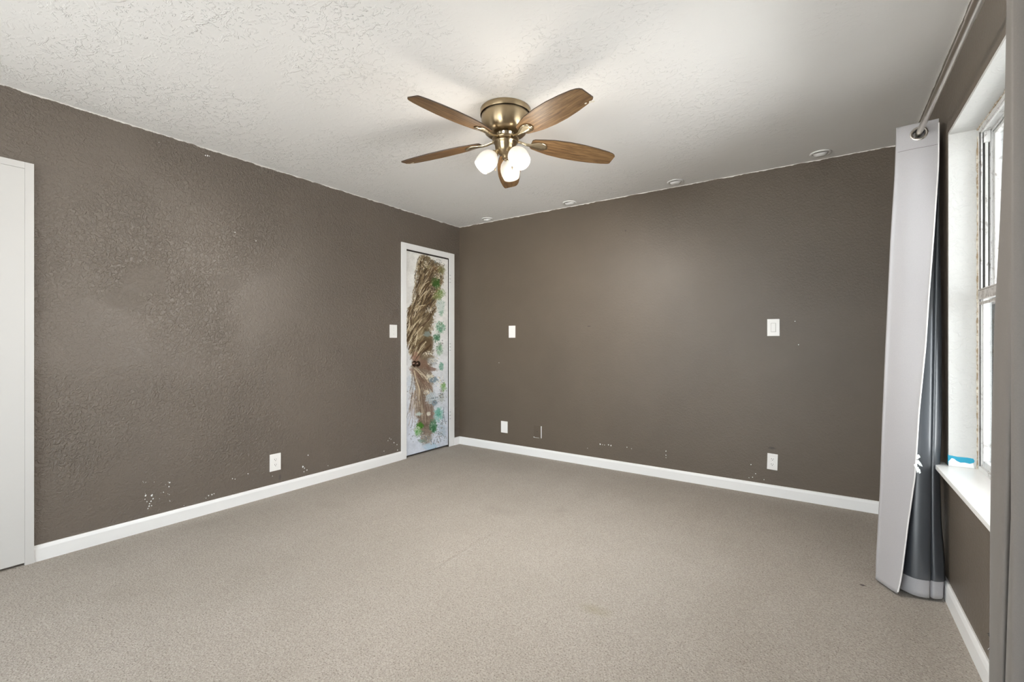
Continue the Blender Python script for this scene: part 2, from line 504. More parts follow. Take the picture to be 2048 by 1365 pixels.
def add_chips(name, pts, parent, wallfn, nrm, seed):
    rnd = random.Random(seed); mb = MB()
    for px, py, r in pts:
        c = wallfn(px, py)
        t = (c - CAM).dot(FW)
        r = r * t / FPX
        n = rnd.randint(5, 7); ol = []
        for k in range(n):
            a = 2 * PI * k / n + rnd.uniform(-.3, .3); q = r * rnd.uniform(.5, 1.1)
            ol.append((q * math.cos(a), q * math.sin(a) * 1.2))
        if nrm == 'x':
            M = Matrix.Translation(c) @ Matrix(((0, 0, 1, 0), (1, 0, 0, 0), (0, 1, 0, 0), (0, 0, 0, 1)))
        else:
            M = Matrix.Translation(c) @ Matrix(((1, 0, 0, 0), (0, 0, -1, 0), (0, 1, 0, 0), (0, 0, 0, 1)))
        mb.prism(ol, 0.0, 0.0006, M)
    return mb.build(name, m_smear, parent)


rnd = random.Random(4)
pts = [(291, 992, 2.0), (304, 991, 2.2), (306, 998, 1.6), (302, 1003, 1.4), (299, 1008, 1.3), (303, 1012, 1.2), (298, 1013, 1.4), (296, 1018, 1.2),
       (339, 966, 1.6), (338, 974, 1.2), (327, 985, 1.0), (290, 999, 1.0), (294, 1004, 1.0), (496, 948, 1.3), (470, 959, 1.2), (465, 958, 1), (606, 934, 1.9), (609, 937, 1.3),
       (614, 941, 1.3), (608, 944, 1), (616, 911, 1.3), (656, 932, 1.0), (545, 979 - 26, 0.8), (480, 987, 1), (417, 992, 1.4), (424, 990, 1.4), (428, 988, 1.0), (412, 997, 0.9), (465, 991, 1.1),
       (779, 877, 1.3), (776, 882, 1), (788, 886, 1.5), (794, 890, 1.1), (795, 901, 1.3), (768, 903, 1.0), (782, 879, .8), (368, 1012, .8), (383, 1014, 1), (365, 1017, .8),
       (411, 311, 1.6), (415, 311.5, 1.8), (419, 312.5, 1.2), (318, 285, .9), (470, 465, 1), (512, 482, 1)]
for k in range(13):
    pts.append((rnd.uniform(275, 345), rnd.uniform(960, 1012), rnd.uniform(0.4, 0.8)))
add_chips('paint_chips', pts, wall_left, on_left, 'x', 7)
pts = [(1200.5, 889, 1.8), (1205, 890, 1), (1209, 890.5, 0.9), (1217, 890.5, 1.3), (1222, 891.5, 1.5), (1254, 895, .9), (1263, 898, .8), (1332, 903, 1.2), (1332, 911, 1), (1332, 916, .8),
       (1175, 897, .7), (1502, 930, 1), (1511, 948, 1), (1505, 955, 1), (1528, 960, .9), (1590, 643, 1.1), (1597, 690, .9), (998, 726, .8), (1498, 956, .8)]
add_chips('paint_chips', pts, wall_back, on_back, 'y', 8)

# ------------------------------------------------------------------ white door at the left edge of the frame
d1 = bpy.data.objects.new('door_1', None); C.objects.link(d1); struct(d1)
d1.location = (XL, door1_y, 0)
d1['label'] = 'plain white door at the left edge of the left wall'
zt = on_left(66.5, 328, XL + 0.02).z
mb = MB(); mb.box((0.0, -0.033, 0.0), (0.019, 0.0, zt)); mb.box((0.0, -0.96, zt - 0.033), (0.019, -0.0335, zt)); mb.box((0, -0.96, 0), (0.019, -0.927, zt - 0.033))
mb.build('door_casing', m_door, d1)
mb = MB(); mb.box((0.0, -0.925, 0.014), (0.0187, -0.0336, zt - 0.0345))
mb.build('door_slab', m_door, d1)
mb = MB()
Mk = Matrix.Translation((0.0185, -0.86, 0.95)) @ Matrix.Rotation(PI / 2, 4, 'Y')
mb.lathe([(0.0, 0.0), (0.027, 0), (0.026, 0.006), (0.011, 0.01), (0.011, 0.03), (0.022, 0.04), (0.026, 0.052), (0.02, 0.064), (0.0, 0.067)], 24, Mk)
mb.build('door_knob', m_bronze, d1)

# ------------------------------------------------------------------ painted door
d2 = bpy.data.objects.new('door_2', None); C.objects.link(d2); struct(d2)
d2['label'] = 'white framed door painted with brown roots and green leaves'
d2.location = (XL, di_y0, 0)
ow = di_y1 - di_y0
cl, cr = di_y0 - dl_y0, dl_y1 - di_y1
ct = d_top_out - d_top_in
mb = MB()
mb.box((0, -cl, 0), (0.012, 0.0, d_top_out)); mb.box((0, ow, 0), (0.012, ow + cr, d_top_out)); mb.box((0, 0, d_top_in), (0.012, ow, d_top_out))
mb.build('door_casing', m_white, d2, bevel=0.002)
mb = MB(); mb.box((-0.10, -0.0, 0), (-0.0005, 0.008, d_top_in - 0.001)); mb.box((-0.10, ow - 0.008, 0), (-0.0005, ow, d_top_in - 0.001)); mb.box((-0.10, 0.008, d_top_in - 0.009), (-0.0005, ow - 0.008, d_top_in - 0.001))
mb.box((-0.06, 0.008, -0.01), (-0.05, ow - 0.008, d_top_in - 0.009))
mb.build('door_jamb', m_dark, d2)

# the painting, laid out in photograph units (u to the right, v down) on the slab's own plane
SY0, SY1, SZ0, SZ1 = 0.0095, ow - 0.0095, 0.022, d_top_in - 0.014
NU, NV = 150, 640
S = 2.0
PX0, PX1, PY0, PY1 = 812.0, 897.0, 500.0, 916.0
Wc, Hc = int((PX1 - PX0) * S), int((PY1 - PY0) * S)
rng = np.random.RandomState(11)


def vnoise(w, h, cell, seed):
    r = np.random.RandomState(seed)
    gw, gh = int(w / cell) + 3, int(h / cell) + 3
    g = r.rand(gh, gw)
    yy, xx = np.mgrid[0:h, 0:w] / cell
    x0 = xx.astype(int); y0 = yy.astype(int); fx = xx - x0; fy = yy - y0
    fx = fx * fx * (3 - 2 * fx); fy = fy * fy * (3 - 2 * fy)
    return (g[y0, x0] * (1 - fx) + g[y0, x0 + 1] * fx) * (1 - fy) + (g[y0 + 1, x0] * (1 - fx) + g[y0 + 1, x0 + 1] * fx) * fy


n1 = vnoise(Wc, Hc, 26, 1) * 0.6 + vnoise(Wc, Hc, 11, 2) * 0.4
n2 = vnoise(Wc, Hc, 5, 3) * 0.6 + vnoise(Wc, Hc, 2.2, 4) * 0.4
yy, xx = np.mgrid[0:Hc, 0:Wc]
U = PX0 + xx / S; V = PY0 + yy / S
low = np.clip((V - 650) / 220, 0, 1)[..., None]
top_c = np.array([226, 226, 224.0]); bot_c = np.array([206, 213, 226.0])
IMG = top_c * (1 - low) + bot_c * low
IMG += (n1[..., None] - 0.5) * 22 + (n2[..., None] - 0.5) * 16
HT = np.zeros((Hc, Wc))


def blobp(cx, cy, rx, ry, colr, k=0.8, rag=0.6, ang=0.0, soft=0.5):
    ca, sa = math.cos(ang), math.sin(ang)
    dx, dy = U - cx, V - cy
    a = (dx * ca + dy * sa) / rx; b = (-dx * sa + dy * ca) / ry
    d = np.sqrt(a * a + b * b) + (n2 - 0.5) * rag * 1.6 + (n1 - 0.5) * rag * 0.6
    m = np.clip((1 - d) / soft + 0.5, 0, 1) * k
    IMG[...] = IMG * (1 - m[..., None]) + np.array(colr, float) * m[..., None]


def strokep(pts, w, colr, k=0.8, hgt=0.0):
    pts = [np.array(q, float) for q in pts]
    n = len(pts)
    for i in range(n - 1):
        a, b = pts[i], pts[i + 1]
        x0, x1 = sorted((a[0], b[0])); y0, y1 = sorted((a[1], b[1]))
        ix0 = max(int((x0 - w * 2 - PX0) * S), 0); ix1 = min(int((x1 + w * 2 - PX0) * S) + 2, Wc)
        iy0 = max(int((y0 - w * 2 - PY0) * S), 0); iy1 = min(int((y1 + w * 2 - PY0) * S) + 2, Hc)
        if ix0 >= ix1 or iy0 >= iy1: continue
        uu = U[iy0:iy1, ix0:ix1]; vv = V[iy0:iy1, ix0:ix1]
        ab = b - a; L = max((ab ** 2).sum(), 1e-6)
        s = np.clip(((uu - a[0]) * ab[0] + (vv - a[1]) * ab[1]) / L, 0, 1)
        d = np.hypot(uu - a[0] - s * ab[0], vv - a[1] - s * ab[1])
        ww = w * (0.5 + 0.5 * math.sin(PI * (i + 1) / n))
        m = np.clip((ww - d) / max(ww, .3) * 1.6, 0, 1) * k
        IMG[iy0:iy1, ix0:ix1] = IMG[iy0:iy1, ix0:ix1] * (1 - m[..., None]) + np.array(colr, float) * m[..., None]
        HT[iy0:iy1, ix0:ix1] = HT[iy0:iy1, ix0:ix1] * (1 - m) + hgt * m


# brown body of the upper growth: (row, left, right)
body = [(508, 842, 852), (520, 838, 866), (532, 836, 886), (550, 834, 888), (570, 833, 884), (590, 829, 876), (605, 825, 872), (618, 818, 872), (640, 815, 868),
        (660, 815, 864), (680, 816, 866), (700, 820, 866), (712, 825, 866), (722, 824, 866), (740, 824, 862), (755, 828, 866), (775, 832, 864), (795, 834, 862), (815, 832, 866), (840, 834, 868), (865, 840, 866), (885, 846, 860)]
rows = np.array([b[0] for b in body], float); le = np.interp(V, rows, [b[1] for b in body]); re_ = np.interp(V, rows, [b[2] for b in body])
dist = np.minimum(U - le, re_ - U) + (n2 - 0.5) * 12 + (n1 - 0.5) * 8
mk = np.clip(dist / 5 + 0.4, 0, 1) * np.clip((V - 508) / 4, 0, 1) * np.clip((893 - V) / 12, 0, 1)
tt = np.clip((V - 690) / 60, 0, 1)[..., None]
bc = np.array([100, 84, 58.0]) * (1 - tt) + np.array([122, 105, 90.0]) * tt
bc = bc + (n1[..., None] - 0.5) * 50 + (n2[..., None] - 0.5) * 46
IMG[...] = IMG * (1 - mk[..., None] * 0.9) + bc * mk[..., None] * 0.9
# colour patches inside
blobp(868, 538, 12, 6, (122, 88, 55), .6); blobp(858, 575, 10, 22, (82, 62, 42), .6, ang=.3); blobp(848, 600, 10, 18, (92, 74, 52), .5, ang=.3); blobp(864, 604, 6, 8, (70, 60, 42), .7)
blobp(829, 680, 8, 26, (160, 148, 122), .6); blobp(838, 668, 9, 14, (168, 152, 124), .6)
blobp(858, 690, 8, 14, (88, 70, 48), .7, ang=.3); blobp(832, 714, 8, 10, (160, 120, 104), .7); blobp(843, 728, 14, 9, (135, 105, 90), .6)
blobp(862, 738, 12, 4, (112, 82, 68), .7, ang=.2); blobp(836, 752, 22, 5, (128, 98, 84), .7, ang=.75); blobp(852, 768, 16, 5, (124, 98, 84), .7, ang=.7)
blobp(846, 800, 9, 34, (122, 106, 90), .6, ang=-.15); blobp(858, 818, 8, 22, (126, 104, 96), .6, ang=-.35); blobp(826, 812, 6, 26, (176, 166, 166), .5)
# flowing strands
rs = random.Random(3)
for k in range(620):
    v0 = rs.uniform(512, 700)
    l = np.interp(v0, rows, [b[1] for b in body]); r = np.interp(v0, rows, [b[2] for b in body])
    u0 = rs.uniform(l - 2, r + 1)
    f = (u0 - l) / (r - l + 1e-6)
    if 628 < v0 < 690 and f > .72: continue
    ln = rs.uniform(8, 30) * (0.6 if v0 < 550 else 1)
    ang = math.radians(rs.uniform(98, 122) + f * 24 + (6 if v0 > 600 else 0))
    cur = rs.uniform(-0.04, -0.015)
    q = [(u0, v0)]
    for s in range(7):
        q.append((q[-1][0] + math.cos(ang) * ln / 7, q[-1][1] + math.sin(ang) * ln / 7)); ang += cur
    q = [a for a in q if a[0] > np.interp(a[1], rows, [b[1] for b in body]) - 5]
    if len(q) < 3: continue
    c = rs.choice([(62, 46, 28), (74, 55, 36), (50, 38, 24), (66, 50, 32), (150, 134, 104), (176, 160, 130), (205, 192, 165), (112, 90, 60), (88, 70, 44)])
    strokep(q, rs.uniform(.5, 1.25), c, rs.uniform(.5, .9), 1.0 if sum(c) > 400 else -.4)
for k in range(260):      # strands that fan out below the knob
    ang = math.radians(rs.uniform(20, 98)); st = rs.uniform(4, 70)
    u0 = 826 + math.cos(ang) * st * .9; v0 = 730 + math.sin(ang) * st * 1.5
    if u0 > 872 or u0 < 820: continue
    ln = rs.uniform(10, 36); a2 = ang + (.25 if ang < 1.2 else .05); q = [(u0, v0)]
    for s in range(6):
        q.append((q[-1][0] + math.cos(a2) * ln / 6, q[-1][1] + math.sin(a2) * ln / 6)); a2 += 0.03
    q = [a for a in q if a[0] < 869 and a[1] < 880]
    if len(q) < 3: continue
    c = rs.choice([(104, 84, 70), (90, 72, 58), (150, 134, 118), (190, 178, 160), (176, 160, 138), (126, 104, 88)])
    strokep(q, rs.uniform(.5, 1.2), c, rs.uniform(.4, .8), .8 if sum(c) > 400 else -.3)
for q in ([(839, 590), (843, 578), (850, 568), (858, 563)], [(829, 634), (832, 622), (840, 612), (851, 610)], [(831, 690), (836, 664), (848, 650), (860, 640)], [(822, 640), (826, 626), (833, 616)],
          [(836, 706), (842, 696), (852, 684)], [(818, 660), (820, 636), (828, 620)], [(830, 737), (840, 747), (850, 753), (857, 765)], [(828, 742), (833, 762), (840, 780), (838, 800)], [(848, 588), (853, 583)]):
    strokep(q, 1.3, (214, 200, 172), .85, 1.3)
for q in ([(837, 700), (841, 688), (850, 681)], [(846, 706), (856, 696), (862, 690)], [(866, 622), (858, 640), (846, 652)], [(823, 650), (822, 636), (827, 622)], [(862, 608), (858, 618)]):
    strokep(q, 2.0, (72, 52, 34), .85, -.4)
# leaves and water spots
for a in ((873, 567, 7, 9, (42, 84, 22), .95), (869, 561, 6, 8, (70, 90, 40), .6), (880, 588, 8, 9, (104, 132, 66), .8), (874, 594, 9, 6, (132, 140, 90), .6), (882, 540, 7, 7, (120, 118, 76), .7), (858, 534, 6, 4, (150, 144, 110), .5),
          (882, 612, 8, 14, (186, 202, 196), .6), (883, 626, 4, 6, (120, 168, 140), .6), (880, 654, 8, 10, (136, 178, 150), .85), (881, 659, 3, 4, (70, 140, 100), .8), (874, 676, 6, 7, (96, 138, 112), .85), (874, 676, 3, 4, (56, 110, 76), .8),
          (879, 699, 6, 11, (160, 186, 162), .85), (880, 697, 2.5, 5, (100, 152, 118), .8), (883, 733, 4, 7, (134, 176, 160), .9), (887, 775, 5, 9, (150, 180, 136), .85), (887, 772, 3, 4, (120, 168, 92), .7),
          (855, 668, 6, 5, (134, 150, 148), .8), (866, 722, 10, 8, (176, 180, 182), .75), (868, 760, 8, 6, (118, 138, 152), .85), (860, 753, 8, 4, (222, 218, 200), .8), (862, 796, 11, 13, (186, 198, 206), .85),
          (869, 806, 5, 5, (116, 134, 148), .8), (878, 830, 9, 14, (140, 190, 184), .85), (878, 828, 5, 7, (96, 168, 146), .8), (867, 852, 7, 12, (84, 130, 100), .85), (867, 858, 5, 6, (44, 104, 62), .9), (840, 852, 6, 6, (62, 122, 28), .95),
          (836, 864, 7, 8, (142, 184, 130), .8), (834, 864, 2.5, 3, (92, 156, 82), .8), (838, 828, 6, 4, (196, 216, 214), .8), (858, 828, 4, 4, (226, 224, 212), .85), (862, 894, 14, 7, (172, 200, 218), .75), (846, 882, 8, 4, (120, 146, 132), .7),
          (884, 858, 8, 14, (168, 186, 198), .6), (884, 796, 5, 10, (170, 178, 170), .5), (822, 770, 8, 18, (190, 204, 220), .4), (856, 876, 8, 8, (158, 156, 146), .6)):
    blobp(a[0], a[1], a[2], a[3], a[4], a[5])
# speckles
for k in range(950):
    z = rs.choice([(873, 585, 12, 14, 1), (876, 552, 10, 8, 1), (860, 756, 10, 6, 1), (880, 762, 9, 9, 1), (854, 784, 8, 5, 1), (864, 655, 9, 8, 1), (860, 620, 9, 6, 1), (858, 706, 9, 5, 1), (866, 722, 10, 6, 1),
                   (881, 655, 9, 12, 0), (879, 690, 10, 14, 0), (870, 800, 10, 10, 0), (884, 788, 8, 14, 0), (855, 880, 20, 12, 0), (880, 872, 12, 12, 0), (882, 845, 10, 26, 0), (830, 860, 14, 28, 0), (852, 525, 14, 12, 1), (876, 525, 12, 9, 0), (825, 780, 9, 30, 0), (845, 870, 9, 10, 0)])
    u0 = rs.gauss(z[0], z[2] * .5); v0 = rs.gauss(z[1], z[3] * .5)
    c = rs.choice([(236, 230, 214), (246, 242, 230), (214, 204, 178)] if z[4] and rs.random() < .75 else [(110, 112, 112), (86, 96, 104), (128, 134, 134), (226, 228, 228), (104, 88, 70)])
    a = rs.uniform(0, PI)
    ln = rs.uniform(.3, 2.6)
    strokep([(u0, v0), (u0 + math.cos(a) * ln, v0 + math.sin(a) * ln)], rs.uniform(.4, .9), c, .75, .5)
for q in ([(861, 880), (864, 886)], [(869, 880), (867, 888)], [(875, 878), (874, 885)], [(880, 877), (882, 884)], [(850, 872), (854, 880)], [(888, 830), (890, 845), (894, 843)], [(884, 868), (890, 876)], [(888, 815), (887, 826), (885, 850)]):
    strokep(q, .9, (110, 122, 132), .75, .4)
for k in range(420):      # leaf veins and ragged leaf edges
    z = rs.choice([(873, 565, 9, 10, (30, 66, 14)), (879, 590, 9, 9, (84, 112, 50)), (881, 655, 8, 11, (66, 124, 92)), (874, 677, 6, 7, (48, 96, 66)), (879, 698, 6, 10, (92, 140, 108)), (883, 733, 3, 6, (92, 148, 128)),
                   (887, 774, 4, 8, (104, 146, 78)), (878, 830, 8, 12, (84, 150, 130)), (867, 855, 7, 10, (34, 84, 48)), (840, 852, 6, 6, (44, 100, 18)), (836, 864, 6, 7, (90, 150, 76)), (883, 540, 7, 8, (96, 92, 52)), (882, 615, 6, 14, (120, 156, 138))])
    a = rs.uniform(0, 2 * PI); q_ = rs.uniform(.5, 1.15)
    u0, v0 = z[0] + math.cos(a) * z[2] * q_, z[1] + math.sin(a) * z[3] * q_
    strokep([(u0, v0), (u0 + math.cos(a) * rs.uniform(1, 3), v0 + math.sin(a) * rs.uniform(1, 3.5))], rs.uniform(.35, .8), z[4] if rs.random() < .7 else (226, 226, 218), .7, .4)
IMG = np.clip(IMG, 0, 255)

us = np.linspace(0, 1, NU); vv_ = np.linspace(0, 1, NV)
yv = SY0 + us * (SY1 - SY0); zv = SZ1 + vv_ * (SZ0 - SZ1)
verts = np.zeros((NV, NU, 3)); cols = np.ones((NV, NU, 4))
fx_, fy_, rx_, ry_ = FW.x, FW.y, RT.x, RT.y
for j in range(NU):
    wx, wy = XL, di_y0 + yv[j]
    dep = wx * fx_ + wy * fy_; lat = wx * rx_ + wy * ry_
    pu = CX + FPX * lat / dep
    pv = HY - (zv - CAM.z) * FPX / dep
    a = int(np.clip((pu - PX0) * S, 0, Wc - 1)); b = np.clip(((pv - PY0) * S).astype(int), 0, Hc - 1)
    cl_ = IMG[b, a] / 255.0
    cols[:, j, :3] = np.where(cl_ <= 0.04045, cl_ / 12.92, ((cl_ + 0.055) / 1.055) ** 2.4)
    verts[:, j, 0] = -0.004 + HT[b, a] * 0.0022
    verts[:, j, 1] = yv[j]; verts[:, j, 2] = zv
fm = (np.minimum(np.minimum(np.arange(NV), NV - 1 - np.arange(NV))[:, None], np.minimum(np.arange(NU), NU - 1 - np.arange(NU))[None, :]) == 0)
verts[..., 0][fm] = -0.004
idx = np.arange(NU * NV).reshape(NV, NU)
fc = np.stack([idx[:-1, :-1], idx[1:, :-1], idx[1:, 1:], idx[:-1, 1:]], -1).reshape(-1, 4)
me = bpy.data.meshes.new('painted_panel')
base = verts.reshape(-1, 3).tolist(); nb = len(base)
base += [[-0.038, SY0, SZ1], [-0.038, SY1, SZ1], [-0.038, SY1, SZ0], [-0.038, SY0, SZ0]]
ring_t = [idx[0, k] for k in range(NU)]; ring_b = [idx[-1, k] for k in range(NU)]
faces = fc.tolist() + [[int(v) for v in ring_t] + [nb + 1, nb], [int(v) for v in ring_b][::-1] + [nb + 3, nb + 2],
                       [int(idx[k, 0]) for k in range(NV)][::-1] + [nb, nb + 3], [int(idx[k, -1]) for k in range(NV)] + [nb + 2, nb + 1], [nb, nb + 1, nb + 2, nb + 3]]
me.from_pydata(base, [], faces)
ca = me.color_attributes.new('artwork', 'FLOAT_COLOR', 'POINT')
cc = np.ones((nb + 4, 4)); cc[:nb] = cols.reshape(-1, 4); cc[nb:, :3] = 0.7
ca.data.foreach_set('color', cc.ravel())
m_art = mat('painted_artwork', (0.8, 0.8, 0.8), 0.45)
t = NT(m_art); a_ = t.add('ShaderNodeAttribute', attribute_name='artwork')
t.color(t.mix(1.0, a_.outputs['Color'], (1.06, 1.05, 1.03), 'MULTIPLY'))
t.bump(t.noise(t.obj(), 120, 3, 0.6), 0.15, 0.002)
me.materials.append(m_art)
dp = bpy.data.objects.new('painted_panel', me); C.objects.link(dp); dp.parent = d2
dp['label'] = 'door slab painted with brown roots, green leaves and pale blue water'

kz = on_left(829, 728).z; ky = on_left(829, 728).y - di_y0
mb = MB(); Mk = Matrix.Translation((-0.003, ky, kz)) @ Matrix.Rotation(PI / 2, 4, 'Y')
mb.lathe([(0.0, 0.0), (0.030, 0.0), (0.030, 0.004), (0.024, 0.009), (0.012, 0.011), (0.010, 0.028), (0.019, 0.034), (0.027, 0.044), (0.029, 0.054), (0.024, 0.064), (0.012, 0.070), (0.0, 0.0715)], 32, Mk)
kn = mb.build('door_knob', m_bronze, d2); kn['label'] = 'dark bronze door knob'
for py0, py1 in ((549, 568), (686, 703), (822, 840)):
    za, zb = on_left(898.5, py1).z, on_left(898.5, py0).z
    mb = MB(); y_ = ow - 0.002
    mb.tube([(0.016, y_, za), (0.016, y_, zb)], 0.0055, 12)
    mb.box((0.0125, y_ - 0.002, za), (0.0145, y_ + 0.022, zb))
    hg = mb.build('hinge', m_white, d2)
    mb = MB()
    for k in range(3):
        z_ = za + (zb - za) * (0.12 + 0.38 * k)
        mb.lathe([(0.0, 0.002), (0.003, 0.0015), (0.0035, 0.0)], 10, Matrix.Translation((0.0145, y_ + 0.013, z_)) @ Matrix.Rotation(PI / 2, 4, 'Y'))
        mb.tube([(0.016, y_, z_ - 0.0012), (0.016, y_, z_ + 0.0012)], 0.0058, 10)
    mb.build('hinge_screws', m_slot, hg)

# ------------------------------------------------------------------ window in the right wall
w1 = bpy.data.objects.new('window_1', None); C.objects.link(w1); struct(w1)
w1.location = (XR, WY1, 0)
w1['label'] = 'sash window with white reveal in the right wall'
FX0 = 0.093             # where the frame starts, measured from the wall face
D = WY1 - WY0


def wbox(mb, x0, x1, y0, y1, z0, z1):
    mb.box((x0, -y1, z0), (x1, -y0, z1))   # y measured from the far jamb toward the camera


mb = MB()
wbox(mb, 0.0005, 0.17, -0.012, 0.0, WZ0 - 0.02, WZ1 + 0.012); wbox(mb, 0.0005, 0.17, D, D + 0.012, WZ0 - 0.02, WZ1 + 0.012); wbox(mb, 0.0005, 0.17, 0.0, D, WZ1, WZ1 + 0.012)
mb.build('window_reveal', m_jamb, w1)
mb = MB()
wbox(mb, -0.045, 0.17, -0.075, D + 0.075, WZ0 - 0.0195, WZ0)
# the horns run in front of the wall only
mb = MB()
ol = [(-0.045, 0.075), (0.0, 0.075), (0.0, 0.0), (0.17, 0.0), (0.17, -D), (0.0, -D), (0.0, -D - 0.075), (-0.045, -D - 0.075)]
mb.prism(ol, WZ0 - 0.0195, WZ0)
mb.build('window_sill', m_sill, w1, bevel=0.003)
# outer frame
mb = MB()
fw = 0.022
wbox(mb, FX0, FX0 + 0.085, 0, fw, WZ0, WZ1); wbox(mb, FX0, FX0 + 0.085, D - fw, D, WZ0, WZ1)
wbox(mb, FX0, FX0 + 0.085, fw, D - fw, WZ1 - fw, WZ1); wbox(mb, FX0, FX0 + 0.085, fw, D - fw, WZ0, WZ0 + 0.018)
for x_ in (0.004, 0.034):
    wbox(mb, FX0 + x_, FX0 + x_ + 0.005, fw, fw + 0.006, WZ0 + 0.018, WZ1 - fw)
    wbox(mb, FX0 + x_, FX0 + x_ + 0.005, fw, D - fw, WZ1 - fw - 0.008, WZ1 - fw)
mb.build('window_frame', m_alu_l, w1, bevel=0.0008)
mb = MB(); wbox(mb, FX0 + 0.011, FX0 + 0.031, fw, fw + 0.0015, 1.36, WZ1 - fw); wbox(mb, FX0 + 0.0005, FX0 + 0.003, fw, fw + 0.002, WZ0 + 0.018, WZ1 - fw)
mb.build('sash_track', m_slot, w1)
mb = MB(); wbox(mb, FX0 + 0.0165, FX0 + 0.0255, fw + 0.0015, fw + 0.009, 1.365, WZ1 - fw - 0.05); wbox(mb, FX0 + 0.012, FX0 + 0.032, fw + 0.0015, fw + 0.012, WZ1 - fw - 0.05, WZ1 - fw)
mb.build('sash_balance', m_alu_l, w1, bevel=0.0008)


def sash(name, x0, x1, z0, z1, st, bot, top, m):
    mb = MB(); y0, y1 = fw + 0.003, D - fw - 0.003
    wbox(mb, x0, x1, y0, y0 + st, z0, z1); wbox(mb, x0, x1, y1 - st, y1, z0, z1)
    wbox(mb, x0, x1, y0 + st, y1 - st, z0, z0 + bot); wbox(mb, x0, x1, y0 + st, y1 - st, z1 - top, z1)
    s = mb.build(name, m, w1, bevel=0.0012)
    g = MB(); xm = (x0 + x1) / 2 + 0.002
    wbox(g, xm - 0.0015, xm + 0.0015, y0 + st, y1 - st, z0 + bot, z1 - top)
    g.build('glass_pane', m_glass, s)
    return s


sash('lower_sash', FX0 + 0.008, FX0 + 0.032, WZ0 + 0.018, 1.365, 0.020, 0.028, 0.034, m_alu_l)
sash('upper_sash', FX0 + 0.042, FX0 + 0.066, 1.345, WZ1 - fw, 0.022, 0.028, 0.024, m_alu_l)
mb = MB(); wbox(mb, FX0 - 0.003, FX0 + 0.0075, fw + 0.003, D - fw - 0.003, 1.328, 1.366); wbox(mb, FX0 - 0.001, FX0 + 0.006, fw + 0.003, D - fw - 0.003, 1.306, 1.318)
wbox(mb, FX0 - 0.006, FX0 + 0.006, fw + 0.003, D - fw - 0.003, 1.366, 1.371)
mb.build('meeting_rail', m_alu, w1, bevel=0.001)
# rough caulk line between reveal and frame
rnd = random.Random(9)
mb = MB()
q = [(FX0 - 0.001 + rnd.uniform(-.001, .001), -0.002 - rnd.uniform(0, .001), WZ0 + k * 0.02) for k in range(int((WZ1 - WZ0) / 0.02))]
mb.tube(q, [0.0035 + rnd.uniform(-.0012, .0015) for _ in q], 6)
q = [(FX0 - 0.001 + rnd.uniform(-.001, .001), -k * 0.02, WZ1 - 0.002) for k in range(int(D / 0.02))]
mb.tube(q, [0.003 + rnd.uniform(-.0012, .0015) for _ in q], 6)
mb.build('caulk_line', m_caulk, w1)

# blue tape with white paint dragged over it
tz0, tz1 = WZ0 + 0.018, WZ0 + 0.046
tp = thing('masking_tape', 'torn strip of blue masking tape stuck to the window reveal above the sill', 'tape', (XR, WY1, 0))
ol = [(-0.001, tz0 + 0.002), (0.012, tz0 - 0.002), (0.03, tz0), (0.05, tz0 - 0.003), (0.07, tz0 + 0.002), (0.081, tz0 + 0.008), (0.083, tz0 + 0.016), (0.079, tz1 - 0.003), (0.06, tz1 - 0.001), (0.03, tz1 - 0.002), (0.01, tz1 + 0.001), (-0.001, tz1 + 0.002)]
Mx = Matrix(((1, 0, 0, 0), (0, 0, -1, 0), (0, 1, 0, 0), (0, 0, 0, 1)))
mb = MB(); mb.prism(ol, 0.0002, 0.001, Mx)
mb.box((-0.0012, 0.0, tz0 - 0.012), (-0.0002, 0.012, tz1 + 0.004))
mb.build('tape_strip', m_tape, tp)
ol = [(0.0, WZ0 + 0.001), (0.082, WZ0 + 0.001), (0.078, tz0 + 0.006), (0.068, tz0 + 0.001), (0.052, tz0 + 0.004), (0.038, tz0 + 0.002), (0.026, tz0 + 0.008), (0.018, tz0 + 0.016), (0.01, tz0 + 0.018), (0.004, tz0 + 0.008), (0.0, tz0 + 0.004)]
mb = MB(); mb.prism(ol, 0.0011, 0.0016, Mx)
mb.build('paint_smear', m_smear, tp)

# added rear window, unseen behind the camera, lets in fill light
w2 = bpy.data.objects.new('added_window_rear', None); C.objects.link(w2); struct(w2)
w2.location = ((RX0 + RX1) / 2, YN, 0)
hw = (RX1 - RX0) / 2
mb = MB()
for a, b in (((-hw, 0.0), (-hw + .05, .05)), ((hw - .05, 0), (hw, .05)), ((-.03, 0), (.03, .05))):
    mb.box((a[0], -0.12, RZ0), (b[0], -0.06, RZ1))
mb.box((-hw, -0.12, RZ0), (hw, -0.06, RZ0 + .05)); mb.box((-hw, -0.12, RZ1 - .05), (hw, -0.06, RZ1))
mb.build('window_frame', m_alu_l, w2)
mb = MB(); mb.box((-hw + .05, -0.092, RZ0 + .05), (-.03, -0.089, RZ1 - .05)); mb.box((.03, -0.092, RZ0 + .05), (hw - .05, -0.089, RZ1 - .05))
mb.build('glass_pane', m_glass, w2)

